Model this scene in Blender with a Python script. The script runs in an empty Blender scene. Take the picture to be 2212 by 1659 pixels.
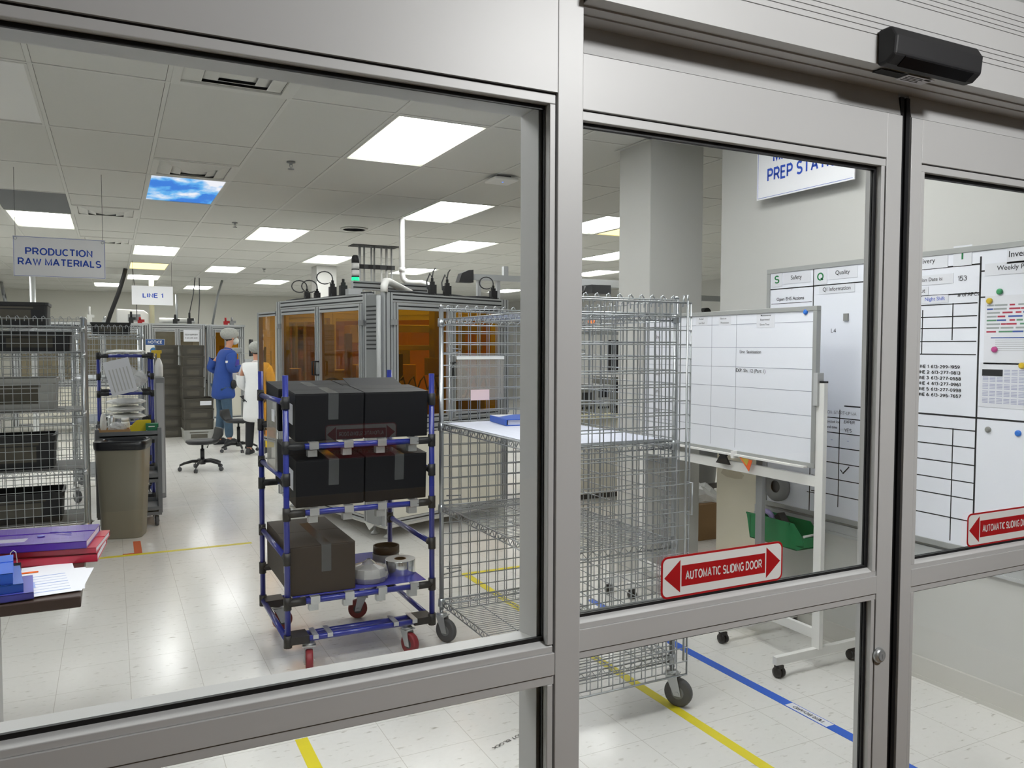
import bpy, math, random
from mathutils import Vector, Matrix, Quaternion
random.seed(7)
PI = math.pi
R = math.radians
SC = bpy.context.scene
COL = SC.collection

# ------------------------------------------------------------------ camera, world, exposure
W_PX, H_PX, F_PX = 2212.0, 1659.0, 1726.0
YAW, PITCH, ROLL, CAM_H = .46472, -.045775, .002738, 1.58
_F = Vector((math.sin(YAW)*math.cos(PITCH), math.cos(YAW)*math.cos(PITCH), math.sin(PITCH)))
_R0 = Vector((math.cos(YAW), -math.sin(YAW), 0))
_U0 = _R0.cross(_F)
_RT = _R0*math.cos(ROLL) + _U0*math.sin(ROLL)
_UP = -_R0*math.sin(ROLL) + _U0*math.cos(ROLL)
CAMP = Vector((0, 0, CAM_H))
cd = bpy.data.cameras.new('camera')
cd.sensor_fit = 'HORIZONTAL'; cd.sensor_width = 36.0
cd.lens = F_PX/W_PX*36.0
cd.clip_start = .02; cd.clip_end = 100
cam = bpy.data.objects.new('camera', cd); COL.objects.link(cam)
cam.matrix_world = Matrix(((_RT.x, _UP.x, -_F.x, 0), (_RT.y, _UP.y, -_F.y, 0), (_RT.z, _UP.z, -_F.z, CAM_H), (0, 0, 0, 1)))
SC.camera = cam
SC.view_settings.view_transform = 'Standard'
SC.view_settings.look = 'None'
SC.view_settings.gamma = 1
SC.view_settings.use_curve_mapping = False
SC.view_settings.exposure = 0.0
wd = bpy.data.worlds.new('world'); SC.world = wd; wd.use_nodes = True
wd.node_tree.nodes['Background'].inputs[0].default_value = (.9, .95, 1, 1)
wd.node_tree.nodes['Background'].inputs[1].default_value = 0.02
SC.cycles.max_bounces = 8
SC.cycles.diffuse_bounces = 4
SC.cycles.glossy_bounces = 4
SC.cycles.transmission_bounces = 6
SC.cycles.transparent_max_bounces = 24
SC.cycles.caustics_reflective = False
SC.cycles.caustics_refractive = False
SC.cycles.sample_clamp_indirect = 6
SC.cycles.use_denoising = True
SC.cycles.use_light_tree = True

PANEL_POWER = 13.5      # emission of the ceiling troffers
LOBBY_POWER = 112.0      # emission of the entrance lamp on this side of the glass

# a photographed pixel and one known coordinate give the point's real place
def _ray(px, py):
    return _RT*((px-W_PX/2)/F_PX) - _UP*((py-H_PX/2)/F_PX) + _F
def onz(px, py, z=0.0):
    r = _ray(px, py); return CAMP + r*((z-CAM_H)/r.z)
def ony(px, py, y):
    r = _ray(px, py); return CAMP + r*(y/r.y)
def onx(px, py, x):
    r = _ray(px, py); return CAMP + r*(x/r.x)

# ------------------------------------------------------------------ mesh helpers
def V(*a): return Vector(a)
class MB:
    """collects shapes and links them as ONE mesh object"""
    def __init__(s): s.v = []; s.f = []; s.mi = []; s.sm = []; s.cur = 0
    def use(s, i): s.cur = i; return s
    def add(s, vs, fs, smooth=False):
        b = len(s.v); s.v += [tuple(v) for v in vs]
        for k, f in enumerate(fs):
            s.f.append(tuple(b+i for i in f)); s.mi.append(s.cur)
            s.sm.append(smooth[k] if isinstance(smooth, list) else smooth)
        return s
    def box(s, x0, x1, y0, y1, z0, z1):
        return s.add([(x0,y0,z0),(x1,y0,z0),(x1,y1,z0),(x0,y1,z0),(x0,y0,z1),(x1,y0,z1),(x1,y1,z1),(x0,y1,z1)],
                     [(0,3,2,1),(4,5,6,7),(0,1,5,4),(1,2,6,5),(2,3,7,6),(3,0,4,7)])
    def cbox(s, c, sx, sy, sz, m=None):
        pts = [V(x*sx/2, y*sy/2, z*sz/2) for z in (-1,1) for x,y in ((-1,-1),(1,-1),(1,1),(-1,1))]
        if m is not None: pts = [m @ p for p in pts]
        return s.add([p+Vector(c) for p in pts], [(0,3,2,1),(4,5,6,7),(0,1,5,4),(1,2,6,5),(2,3,7,6),(3,0,4,7)])
    def bar(s, p0, p1, w, h, up=(0,0,1)):
        p0, p1 = Vector(p0), Vector(p1); d = (p1-p0).normalized(); u = Vector(up)
        if abs(d.dot(u)) > .98: u = V(0,1,0) if abs(d.y) < .9 else V(1,0,0)
        a = d.cross(u).normalized(); b = a.cross(d)
        q = [(-1,-1),(1,-1),(1,1),(-1,1)]
        vs = [p + a*(x*w/2) + b*(y*h/2) for p in (p0,p1) for x,y in q]
        return s.add(vs, [(3,2,1,0),(4,5,6,7),(0,1,5,4),(1,2,6,5),(2,3,7,6),(3,0,4,7)])
    def tube(s, p0, p1, r, n=8, r1=None, caps=True):
        p0, p1 = Vector(p0), Vector(p1); d = (p1-p0).normalized()
        u = V(0,0,1) if abs(d.z) < .9 else V(1,0,0)
        a = d.cross(u).normalized(); b = d.cross(a); r1 = r if r1 is None else r1
        vs = [p + a*(rr*math.cos(2*PI*k/n)) + b*(rr*math.sin(2*PI*k/n)) for p,rr in ((p0,r),(p1,r1)) for k in range(n)]
        fs = [(k,(k+1)%n,n+(k+1)%n,n+k) for k in range(n)]; sm = [True]*n
        if caps: fs += [tuple(range(n))[::-1], tuple(range(n,2*n))]; sm += [False]*2
        return s.add(vs, fs, sm)
    def path(s, pts, r, n=6, closed=False):
        P = [Vector(p) for p in pts]; N = len(P); vs = []; a = None
        for i in range(N):
            if closed: d = P[(i+1)%N]-P[i-1]
            else: d = P[min(i+1,N-1)]-P[max(i-1,0)]
            d.normalize()
            if a is None:
                u = V(0,0,1) if abs(d.z) < .9 else V(1,0,0); a = d.cross(u).normalized()
            else:
                a = (a-d*a.dot(d)).normalized()
            b = d.cross(a)
            rr = r[i] if isinstance(r, (list,tuple)) else r
            vs += [P[i] + a*(rr*math.cos(2*PI*k/n)) + b*(rr*math.sin(2*PI*k/n)) for k in range(n)]
        fs = []; m = N if closed else N-1
        for i in range(m):
            j = (i+1) % N
            fs += [(i*n+k, i*n+(k+1)%n, j*n+(k+1)%n, j*n+k) for k in range(n)]
        sm = [True]*len(fs)
        if not closed: fs += [tuple(range(n))[::-1], tuple(range((N-1)*n, N*n))]; sm += [False]*2
        return s.add(vs, fs, sm)
    def lathe(s, prof, c=(0,0,0), n=20, m=None, smooth=True, caps=True):
        c = Vector(c); vs = []
        for r, z in prof:
            for k in range(n):
                p = V(r*math.cos(2*PI*k/n), r*math.sin(2*PI*k/n), z)
                if m is not None: p = m @ p
                vs.append(p+c)
        fs = [(i*n+k, i*n+(k+1)%n, (i+1)*n+(k+1)%n, (i+1)*n+k) for i in range(len(prof)-1) for k in range(n)]
        sm = [smooth]*len(fs)
        if caps:
            fs += [tuple(range(n))[::-1], tuple(range((len(prof)-1)*n, len(prof)*n))]; sm += [False]*2
        return s.add(vs, fs, sm)
    def prism(s, poly, o, a, b, depth, c=None):
        """poly in (a,b) plane at o, pushed out along a x b (or c) by depth"""
        o, a, b = Vector(o), Vector(a), Vector(b); c = a.cross(b) if c is None else Vector(c); n = len(poly)
        vs = [o + a*x + b*y for x,y in poly] + [o + a*x + b*y + c*depth for x,y in poly]
        fs = [tuple(range(n))[::-1], tuple(range(n,2*n))] + [(k,(k+1)%n,n+(k+1)%n,n+k) for k in range(n)]
        return s.add(vs, fs)
    def quad(s, *p): return s.add(p, [(0,1,2,3)])
    def ball(s, c, rx, ry=None, rz=None, n=14, m=8):
        ry = rx if ry is None else ry; rz = rx if rz is None else rz; c = Vector(c); vs = []; fs = []
        for i in range(1, m):
            t = PI*i/m
            vs += [c + V(rx*math.sin(t)*math.cos(2*PI*k/n), ry*math.sin(t)*math.sin(2*PI*k/n), rz*math.cos(t)) for k in range(n)]
        vs += [c+V(0,0,rz), c-V(0,0,rz)]; T = len(vs)-2
        for i in range(m-2): fs += [(i*n+k, (i+1)*n+k, (i+1)*n+(k+1)%n, i*n+(k+1)%n) for k in range(n)]
        fs += [(T,k,(k+1)%n) for k in range(n)] + [(T+1,(m-2)*n+(k+1)%n,(m-2)*n+k) for k in range(n)]
        return s.add(vs, fs, True)
    def mesh(s, other_mesh, mat):
        b = len(s.v)
        s.v += [tuple(mat @ v.co) for v in other_mesh.vertices]
        for p in other_mesh.polygons:
            s.f.append(tuple(b+i for i in p.vertices)); s.mi.append(s.cur); s.sm.append(False)
        return s
    def build(s, name, mats, parent=None, world=False, bevel=0, seg=2, thick=0):
        if not isinstance(mats, (list, tuple)): mats = [mats]
        me = bpy.data.meshes.new(name)
        vs = s.v
        if world and parent is not None:
            inv = parent.matrix_basis.inverted()
            if parent.parent is not None: inv = inv @ parent.parent.matrix_basis.inverted()
            vs = [tuple(inv @ Vector(v)) for v in vs]
        me.from_pydata(vs, [], s.f)
        for m in mats: me.materials.append(m)
        me.polygons.foreach_set('material_index', s.mi)
        me.polygons.foreach_set('use_smooth', s.sm)
        me.update()
        o = bpy.data.objects.new(name, me); COL.objects.link(o)
        if parent is not None: o.parent = parent
        if bevel:
            b = o.modifiers.new('bevel', 'BEVEL'); b.width = bevel; b.segments = seg; b.limit_method = 'ANGLE'; b.angle_limit = R(40)
        return o

def thing(name, label, cat, loc=(0,0,0), rz=0, group=None):
    o = bpy.data.objects.new(name, None); COL.objects.link(o)
    o.empty_display_size = .05
    o.matrix_basis = Matrix.Translation(Vector(loc)) @ Matrix.Rotation(rz, 4, 'Z')
    o['label'] = label; o['category'] = cat
    if group: o['group'] = group
    return o
def tag(o, label, cat, group=None):
    o['label'] = label; o['category'] = cat
    if group: o['group'] = group
    return o
def struct(o): o['kind'] = 'structure'; return o
def dup(root, loc, rz=None, label=None, group=None):
    def cp(o, par):
        c = o.copy(); COL.objects.link(c)
        if par is not None: c.parent = par
        for ch in KIDS.get(o.name, []): cp(ch, c)
        return c
    KIDS = {}
    for o in COL.objects:
        if o.parent: KIDS.setdefault(o.parent.name, []).append(o)
    r = cp(root, None)
    a = root.rotation_euler.z if rz is None else rz
    r.matrix_basis = Matrix.Translation(Vector(loc)) @ Matrix.Rotation(a, 4, 'Z')
    if label: r['label'] = label
    if group: r['group'] = group
    return r

# lettering: strings become flat meshes
_TXT = {}
def text_mesh(st, bold=0.0):
    k = (st, bold)
    if k not in _TXT:
        cu = bpy.data.curves.new('lettering', 'FONT'); cu.body = st; cu.size = 1.0; cu.offset = bold; cu.resolution_u = 3
        cu.align_x = 'CENTER'; cu.align_y = 'CENTER'
        ob = bpy.data.objects.new('lettering', cu); COL.objects.link(ob)
        dg = bpy.context.evaluated_depsgraph_get(); dg.update()
        me = bpy.data.meshes.new_from_object(ob.evaluated_get(dg))
        bpy.data.objects.remove(ob); bpy.data.curves.remove(cu)
        _TXT[k] = me
    return _TXT[k]
def _arc(cx, cy, rx, ry, a0, a1, n=12): return [(cx+rx*math.cos(R(a0+(a1-a0)*k/n)), cy+ry*math.sin(R(a0+(a1-a0)*k/n))) for k in range(n+1)]
_P = [(0,0),(0,1),(.36,1)]+_arc(.36,.73,.26,.27,90,-90)+[(0,.46)]
GL = {'A':[[(0,0),(.365,1),(.385,1),(.75,0)],[(.13,.33),(.62,.33)]],'B':[[(0,0),(0,1),(.36,1)]+_arc(.36,.76,.22,.24,90,-90)+[(0,.52)],[(.36,.52)]+_arc(.36,.26,.26,.26,90,-90)+[(0,0)]],
 'C':[_arc(.37,.5,.37,.5,48,312,18)],'D':[[(0,0),(0,1),(.28,1)]+_arc(.28,.5,.38,.5,90,-90)+[(0,0)]],'E':[[(.55,1),(0,1),(0,0),(.56,0)],[(0,.52),(.5,.52)]],'F':[[(.55,1),(0,1),(0,0)],[(0,.5),(.48,.5)]],
 'G':[_arc(.37,.5,.37,.5,48,320,18)+[(.70,.2),(.70,.46),(.42,.46)]],'H':[[(0,0),(0,1)],[(.62,0),(.62,1)],[(0,.52),(.62,.52)]],'I':[[(0,0),(0,1)]],'J':[[(.4,1),(.4,.25)]+_arc(.2,.25,.2,.25,0,-180)],
 'K':[[(0,0),(0,1)],[(.6,1),(.03,.38)],[(.22,.58),(.64,0)]],'L':[[(0,1),(0,0),(.5,0)]],'M':[[(0,0),(0,1),(.37,.08),(.74,1),(.74,0)]],'N':[[(0,0),(0,1),(.6,0),(.6,1)]],'O':[_arc(.4,.5,.4,.5,90,450,24)],
 'P':[_P],'Q':[_arc(.4,.5,.4,.5,90,450,24),[(.48,.27),(.8,-.03)]],'R':[_P,[(.36,.46),(.64,0)]],'S':[_arc(.31,.745,.28,.255,30,270,12)+_arc(.31,.25,.31,.25,90,-150,12)[1:]],
 'T':[[(0,1),(.66,1)],[(.33,1),(.33,0)]],'U':[[(0,1),(0,.3)]+_arc(.3,.3,.3,.3,180,360)+[(.6,1)]],'V':[[(0,1),(.34,0),(.68,1)]],'W':[[(0,1),(.24,0),(.48,.95),(.72,0),(.96,1)]],'X':[[(0,0),(.62,1)],[(0,1),(.62,0)]],
 'Y':[[(0,1),(.33,.45),(.66,1)],[(.33,.45),(.33,0)]],'Z':[[(0,1),(.58,1),(0,0),(.6,0)]],'0':[_arc(.29,.5,.29,.5,90,450,20)],'1':[[(.0,.8),(.2,1),(.2,0)]],'2':[_arc(.28,.72,.28,.28,170,-35)+[(0,0),(.58,0)]],
 '3':[_arc(.27,.76,.25,.24,160,-90),_arc(.27,.26,.28,.26,90,-160)],'4':[[(.45,0),(.45,1),(0,.3),(.6,.3)]],'5':[[(.52,1),(.08,1),(.04,.52)]+_arc(.27,.32,.29,.32,130,-150)],'6':[_arc(.29,.3,.28,.3,90,450,16),[(.01,.32),(.06,.65),(.24,.95),(.48,.98)]],
 '7':[[(0,1),(.56,1),(.2,0)]],'8':[_arc(.28,.76,.23,.24,90,450,14),_arc(.28,.26,.28,.26,90,450,14)],'9':[_arc(.29,.7,.28,.3,90,450,16),[(.57,.68),(.52,.35),(.34,.05),(.1,.02)]],
 '-':[[(0,.42),(.34,.42)]],':':[[(0,.1),(0,.18)],[(0,.6),(0,.68)]],'.':[[(0,0),(0,.08)]],"'":[[(0,.75),(0,1)]],' ':[]}
def _ribbon(mb, pts, t, P):
    n = len(pts)
    if n < 2: return
    closed = (abs(pts[0][0]-pts[-1][0])+abs(pts[0][1]-pts[-1][1]) < 1e-6) and n > 3
    L = []
    for i, (x, y) in enumerate(pts):
        a = pts[i-1] if i > 0 else (pts[-2] if closed else None); b = pts[i+1] if i < n-1 else (pts[1] if closed else None)
        d1 = Vector((x-a[0], y-a[1])).normalized() if a else None; d2 = Vector((b[0]-x, b[1]-y)).normalized() if b else None
        d1 = d1 or d2; d2 = d2 or d1
        n1, n2 = Vector((-d1.y, d1.x)), Vector((-d2.y, d2.x)); m = n1+n2
        if m.length < .35: m = n1; k = 1
        else: m.normalize(); k = min(1.9, 1/max(.3, m.dot(n1)))
        L.append(((x+m.x*t/2*k, y+m.y*t/2*k), (x-m.x*t/2*k, y-m.y*t/2*k)))
    vs = [P(*q) for pr in L for q in pr]
    mb.add(vs, [(2*i+1, 2*i+3, 2*i+2, 2*i) for i in range(n-1)])
def put_strokes(mb, st, c, right, up, height, width, bold, lift):
    t = min(.2, .085+bold*4.5); gap = t+.085; x = 0; runs = []; 
    for ch in st:
        if ch == ' ': x += .38; continue
        w = max(p[0] for l in GL[ch] for p in l); runs.append((x, GL[ch])); x += w+gap
    W = x-gap+t
    right, up = Vector(right).normalized(), Vector(up).normalized(); n = right.cross(up)
    sy = height if height else (width/W); sx = (width/W) if width else sy
    o = Vector(c)+n*lift
    for i, (x0, ls) in enumerate(runs):
        for l in ls: _ribbon(mb, l, t, lambda px, py: o+right*((px+x0-(W-t)/2)*sx)+up*((py-.5)*sy*(1-t)))
def put_text(mb, st, c, right, up, height=None, width=None, bold=.01, lift=.001):
    """st centred on c; height is the capital height, width overrides it"""
    if all(ch in GL for ch in st): return put_strokes(mb, st, c, right, up, height, width, bold, lift)
    bold = min(bold, .008)
    me = text_mesh(st, bold)
    xs = [v.co.x for v in me.vertices]; ys = [v.co.y for v in me.vertices]
    w = max(xs)-min(xs); h = max(ys)-min(ys)
    right, up = Vector(right).normalized(), Vector(up).normalized(); n = right.cross(up)
    sy = (height/.73) if height else None; sx = width/w if width else None
    if sx is None: sx = sy
    if sy is None: sy = sx
    cx, cy = (max(xs)+min(xs))/2, (max(ys)+min(ys))/2
    o = Vector(c) + n*lift - right*(cx*sx) - up*(cy*sy)
    m = Matrix(((right.x*sx, up.x*sy, n.x, o.x), (right.y*sx, up.y*sy, n.y, o.y), (right.z*sx, up.z*sy, n.z, o.z), (0,0,0,1)))
    mb.mesh(me, m)

# ------------------------------------------------------------------ materials
def lin(c):
    if isinstance(c, str): c = [int(c[i:i+2], 16)/255 for i in (0,2,4)]
    return tuple(x/12.92 if x <= .04045 else ((x+.055)/1.055)**2.4 for x in c)
def mat(name, c, rough=.5, metal=0.0, spec=.5, noise=0.0, scale=20, coat=0.0, bump=0.0, alpha=None, stretch=None):
    m = bpy.data.materials.new(name); m.use_nodes = True
    nt = m.node_tree; b = nt.nodes['Principled BSDF']
    col = lin(c)
    b.inputs['Base Color'].default_value = (*col, 1); b.inputs['Roughness'].default_value = rough
    b.inputs['Metallic'].default_value = metal; b.inputs['Specular IOR Level'].default_value = spec
    b.inputs['Coat Weight'].default_value = coat
    if noise or bump:
        tc = nt.nodes.new('ShaderNodeTexCoord'); nz = nt.nodes.new('ShaderNodeTexNoise')
        nz.inputs['Scale'].default_value = scale; nz.inputs['Detail'].default_value = 4
        if stretch:
            mp = nt.nodes.new('ShaderNodeMapping'); mp.inputs['Scale'].default_value = stretch
            nt.links.new(tc.outputs['Object'], mp.inputs['Vector']); nt.links.new(mp.outputs[0], nz.inputs['Vector'])
        else: nt.links.new(tc.outputs['Object'], nz.inputs['Vector'])
        if noise:
            mx = nt.nodes.new('ShaderNodeMix'); mx.data_type = 'RGBA'
            mx.inputs[6].default_value = (*[x*(1-noise) for x in col], 1); mx.inputs[7].default_value = (*[min(1, x*(1+noise)) for x in col], 1)
            nt.links.new(nz.outputs['Fac'], mx.inputs[0]); nt.links.new(mx.outputs[2], b.inputs['Base Color'])
        if bump:
            bp = nt.nodes.new('ShaderNodeBump'); bp.inputs['Strength'].default_value = bump; bp.inputs['Distance'].default_value = .01
            nt.links.new(nz.outputs['Fac'], bp.inputs['Height']); nt.links.new(bp.outputs[0], b.inputs['Normal'])
    if alpha is not None: b.inputs['Alpha'].default_value = alpha
    return m
def pane(name, tint=(1,1,1), refl=.06, rough=0.0, haze=0.0, hazecol=(1,1,1)):
    """a thin clear sheet: tinted see-through plus a fresnel reflection"""
    m = bpy.data.materials.new(name); m.use_nodes = True; nt = m.node_tree; nt.nodes.clear()
    out = nt.nodes.new('ShaderNodeOutputMaterial'); tr = nt.nodes.new('ShaderNodeBsdfTransparent'); gl = nt.nodes.new('ShaderNodeBsdfGlossy')
    mx = nt.nodes.new('ShaderNodeMixShader'); lw = nt.nodes.new('ShaderNodeFresnel'); lw.inputs['IOR'].default_value = 1.0+refl*8
    tr.inputs[0].default_value = (*tint, 1); gl.inputs['Roughness'].default_value = rough
    nt.links.new(lw.outputs[0], mx.inputs[0]); nt.links.new(gl.outputs[0], mx.inputs[2])
    if haze:
        df = nt.nodes.new('ShaderNodeBsdfDiffuse'); df.inputs[0].default_value = (*hazecol, 1); m2 = nt.nodes.new('ShaderNodeMixShader'); m2.inputs[0].default_value = haze
        nt.links.new(tr.outputs[0], m2.inputs[1]); nt.links.new(df.outputs[0], m2.inputs[2]); nt.links.new(m2.outputs[0], mx.inputs[1])
    else: nt.links.new(tr.outputs[0], mx.inputs[1])
    nt.links.new(mx.outputs[0], out.inputs[0])
    return m
def glow(name, c, power):
    m = bpy.data.materials.new(name); m.use_nodes = True; b = m.node_tree.nodes['Principled BSDF']
    b.inputs['Base Color'].default_value = (*lin(c), 1); b.inputs['Emission Color'].default_value = (*lin(c), 1)
    b.inputs['Emission Strength'].default_value = power
    return m
def grid_mat(name, base, line, x0, y0, sx, sy, lw, rough, noise=.05, nscale=60, speck=None, axes=(0,1), coat=0):
    """regular joints drawn by object coordinates"""
    m = bpy.data.materials.new(name); m.use_nodes = True; nt = m.node_tree; b = nt.nodes['Principled BSDF']
    N = nt.nodes.new; L = nt.links.new
    tc = N('ShaderNodeTexCoord'); sp = N('ShaderNodeSeparateXYZ'); L(tc.outputs['Object'], sp.inputs[0])
    def M(op, a, bb, cl=False):
        n = N('ShaderNodeMath'); n.operation = op; n.use_clamp = cl
        for i, q in ((0,a),(1,bb)):
            if q is None: continue
            if isinstance(q, (int,float)): n.inputs[i].default_value = q
            else: L(q, n.inputs[i])
        return n.outputs[0]
    def edge(o, o0, s):
        f = M('FRACT', M('DIVIDE', M('SUBTRACT', o, o0), s), None)
        return M('LESS_THAN', M('MINIMUM', f, M('SUBTRACT', 1.0, f)), lw/s/2)
    e = M('MAXIMUM', edge(sp.outputs[axes[0]], x0, sx), edge(sp.outputs[axes[1]], y0, sy))
    nz = N('ShaderNodeTexNoise'); nz.inputs['Scale'].default_value = nscale; nz.inputs['Detail'].default_value = 5; L(tc.outputs['Object'], nz.inputs['Vector'])
    c = lin(base)
    mx = N('ShaderNodeMix'); mx.data_type = 'RGBA'
    mx.inputs[6].default_value = (*[x*(1-noise) for x in c], 1); mx.inputs[7].default_value = (*[min(1,x*(1+noise)) for x in c], 1)
    L(nz.outputs['Fac'], mx.inputs[0]); cur = mx.outputs[2]
    if speck:
        mp = N('ShaderNodeMapping'); mp.inputs['Scale'].default_value = (18, 48, 1); mp.inputs['Rotation'].default_value = (0,0,.2); L(tc.outputs['Object'], mp.inputs[0])
        n2 = N('ShaderNodeTexNoise'); n2.inputs['Scale'].default_value = 1; n2.inputs['Detail'].default_value = 3; L(mp.outputs[0], n2.inputs['Vector'])
        th = M('MULTIPLY', M('SUBTRACT', n2.outputs['Fac'], .62, True), 6.0, True)
        m3 = N('ShaderNodeMix'); m3.data_type = 'RGBA'; L(th, m3.inputs[0]); L(cur, m3.inputs[6]); m3.inputs[7].default_value = (*lin(speck), 1); cur = m3.outputs[2]
    m2 = N('ShaderNodeMix'); m2.data_type = 'RGBA'; L(e, m2.inputs[0]); L(cur, m2.inputs[6]); m2.inputs[7].default_value = (*lin(line), 1)
    L(m2.outputs[2], b.inputs['Base Color'])
    n3 = N('ShaderNodeTexNoise'); n3.inputs['Scale'].default_value = 3.0; L(tc.outputs['Object'], n3.inputs['Vector'])
    mr = N('ShaderNodeMapRange'); mr.inputs[3].default_value = rough*.75; mr.inputs[4].default_value = rough*1.3; L(n3.outputs['Fac'], mr.inputs[0]); L(mr.outputs[0], b.inputs['Roughness'])
    b.inputs['Coat Weight'].default_value = coat; b.inputs['Coat Roughness'].default_value = .12
    return m

M_ = {}
M_['alu'] = mat('painted_aluminium', 'c6c6c5', .45, 0.1, noise=.02, scale=3)
M_['alu_dark'] = mat('aluminium_inner', 'a9aba9', .4, 0.3)
M_['gasket'] = mat('black_gasket', '0c0d10', .5)
M_['seam'] = mat('dark_seam', '2a2628', .7)
M_['wall'] = mat('wall_paint', 'c9c9c5', .85, noise=.02, scale=2)
M_['wall_light'] = mat('pale_wall_paint', 'd8d7cf', .85)
M_['wall_grey'] = mat('grey_wall_paint', 'c9c8c2', .85, noise=.02, scale=2)
M_['tile'] = mat('ceiling_tile', 'd2d2cc', .95, noise=.05, scale=90)
M_['tbar'] = mat('ceiling_bar', 'd5d5cf', .6)
M_['dark_gap'] = mat('ceiling_gap', '3a3a38', .9)
M_['floor'] = grid_mat('vinyl_floor_tile', 'e6e5e1', 'c3c1ba', .663, .14, .305, .305,   .0026, .22, .035, 40, 'a9a59b', coat=.15)
M_['clear'] = pane('clear_glass', (.95,.97,.96), .09)
M_['chrome'] = mat('chrome_wire', 'b4b8bb', .3, .82)
M_['zinc'] = mat('zinc_plate', 'c4c7c8', .35, .8)
M_['black'] = mat('black_plastic', '141517', .45)
M_['blacks'] = mat('black_satin', '1c1c1e', .6)
M_['white'] = mat('white_paint', 'e9e9e6', .5)
M_['sign'] = mat('white_sign_board', 'f3f4f8', .5)
M_['whiteboard'] = mat('whiteboard_face', 'edf0f8', .25, coat=.2)
M_['paper'] = mat('white_paper', 'dfe1e7', .8)
M_['ink'] = mat('black_ink', '141416', .8)
M_['blue_ink'] = mat('blue_sign_ink', '2450c0', .6)
M_['red'] = mat('sign_red', 'ab0a12', .5)
M_['green_ink'] = mat('green_ink', '1f7a45', .7)
M_['grey'] = mat('mid_grey', '8b8d8e', .5)
M_['dgrey'] = mat('dark_grey', '45474a', .5)
M_['lgrey'] = mat('light_grey', 'b9bbbb', .5)
# ------------------------------------------------------------------ room shell
CZ = 2.93
TX0, TY0, TS = -.326, 4.503, .61
def cell(ix, iy): return TX0+TS*ix, TX0+TS*(ix+1), TY0+2*TS*iy, TY0+2*TS*(iy+1)
X_L, X_R, Y_B = -3.376, 10.654, 22.2
LIT = [(3,0),(5,2),(3,4),(7,4),(5,6),(-1,4),(1,6),(3,8),(8,7),(1,10),(0,12),(3,12),(5,10),(8,2),(11,4),(13,6),(-1,8),(-3,2),(-3,6),(-5,4),(4,-2),(2,-2),(0,-2),(-2,-2),(9,10),(14,10),(10,0)]  # cells out of view are unseen panels added to brighten the room
WARM = [(9,2),(1,8)]
DARKLIT = [(-1,0)]
HALF = {(1,-1): 'vent', (1,1): 'vent', (0,3): 'vent', (0,5): 'vent'}
m = MB(); g = MB(); d = MB()
n_ix = range(-5, 18); n_iy = range(-3, 15)
for ix in n_ix:
    for iy in n_iy:
        x0, x1, y0, y1 = cell(ix, iy); y0 = max(y0, 1.26); y1 = min(y1, Y_B)
        x0 = max(x0, X_L); x1 = min(x1, X_R)
        if y1-y0 < .05 or x1-x0 < .05: continue
        if (ix,iy) in LIT or (ix,iy) in WARM or (ix,iy) in DARKLIT or (ix,iy) in ((1,2),(-1,3)): continue
        if (ix,iy) in HALF: y1 = y0 + TS
        m.box(x0+.013, x1-.013, y0+.013, y1-.013, CZ+.003, CZ+.016)
cl = struct(m.build('ceiling', M_['tile'])); cl['label'] = 'suspended ceiling of pale grey lay-in tiles'
for ix in list(n_ix)+[18]:
    x = min(max(TX0+TS*ix, X_L), X_R); g.box(x-.011, x+.011, 1.26, Y_B, CZ, CZ+.006)
for iy in list(n_iy)+[15]:
    y = TY0+2*TS*iy
    if 1.28 < y < Y_B: g.box(X_L, X_R, y-.011, y+.011, CZ-.0005, CZ+.006)
for (ix,iy) in HALF:
    x0,x1,y0,y1 = cell(ix,iy); g.box(x0, x1, y0+TS-.011, y0+TS+.011, CZ-.0005, CZ+.006)
g.build('ceiling_grid', M_['tbar'], cl)
d.box(X_L-.05, X_R+.05, 1.26, Y_B+.05, CZ+.03, CZ+.06)
d.build('ceiling_void', M_['dark_gap'], cl)

f = MB(); f.box(X_L-.1, X_R+.1, -1.3, Y_B+.1, -.08, 0)
fl = struct(f.build('floor', M_['floor'])); fl['label'] = 'glossy pale vinyl tile floor'
def wall(name, *b, m='wall', label=''):
    o = struct(MB().box(*b).build(name, M_[m])); o['label'] = label; return o
wall('wall_back', X_L-.1, X_R+.1, Y_B, Y_B+.12, 0, CZ+.06, m='wall_light', label='far pale wall behind the machine lines')
wall('wall_left', X_L-.12, X_L, 1.26, Y_B, 0, CZ+.06, label='plain white wall along the storage side')
wall('wall_far_right', X_R, X_R+.12, 1.26, Y_B, 0, CZ+.06, label='plain white wall beyond the right bay')
w = struct(MB().box(3.45, 3.72, 1.26, 3.95, 0, CZ+.06).build('wall_right', M_['wall'], bevel=.008)); w['label'] = 'white partition wall carrying the wall whiteboards'
b = MB(); b.box(3.435, 3.45, 1.26, 3.95, 0, .105); b.box(3.43, 3.45, 1.26, 3.95, .0, .018)
b = struct(b.build('baseboard_right', M_['wall_grey'])); b['label'] = 'pale cove baseboard under the whiteboard wall'
b = MB(); b.box(3.437, 3.45, 1.27, 3.6, .60, .645); b.box(3.43, 3.45, 1.27, 3.6, .585, .60)
b = struct(b.build('trim_3', M_['lgrey'])); b['label'] = 'grey bumper rail low on the whiteboard wall'
w = struct(MB().box(3.444, 3.4502, 3.56, 3.945, .11, 1.02).build('trim_7', mat('cream_warm_light','ece5d0',.7))); w['label'] = 'cream sheet painting warm light on the whiteboard wall end'  # cream colour puts the warm light on this wall end into the paint
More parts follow.
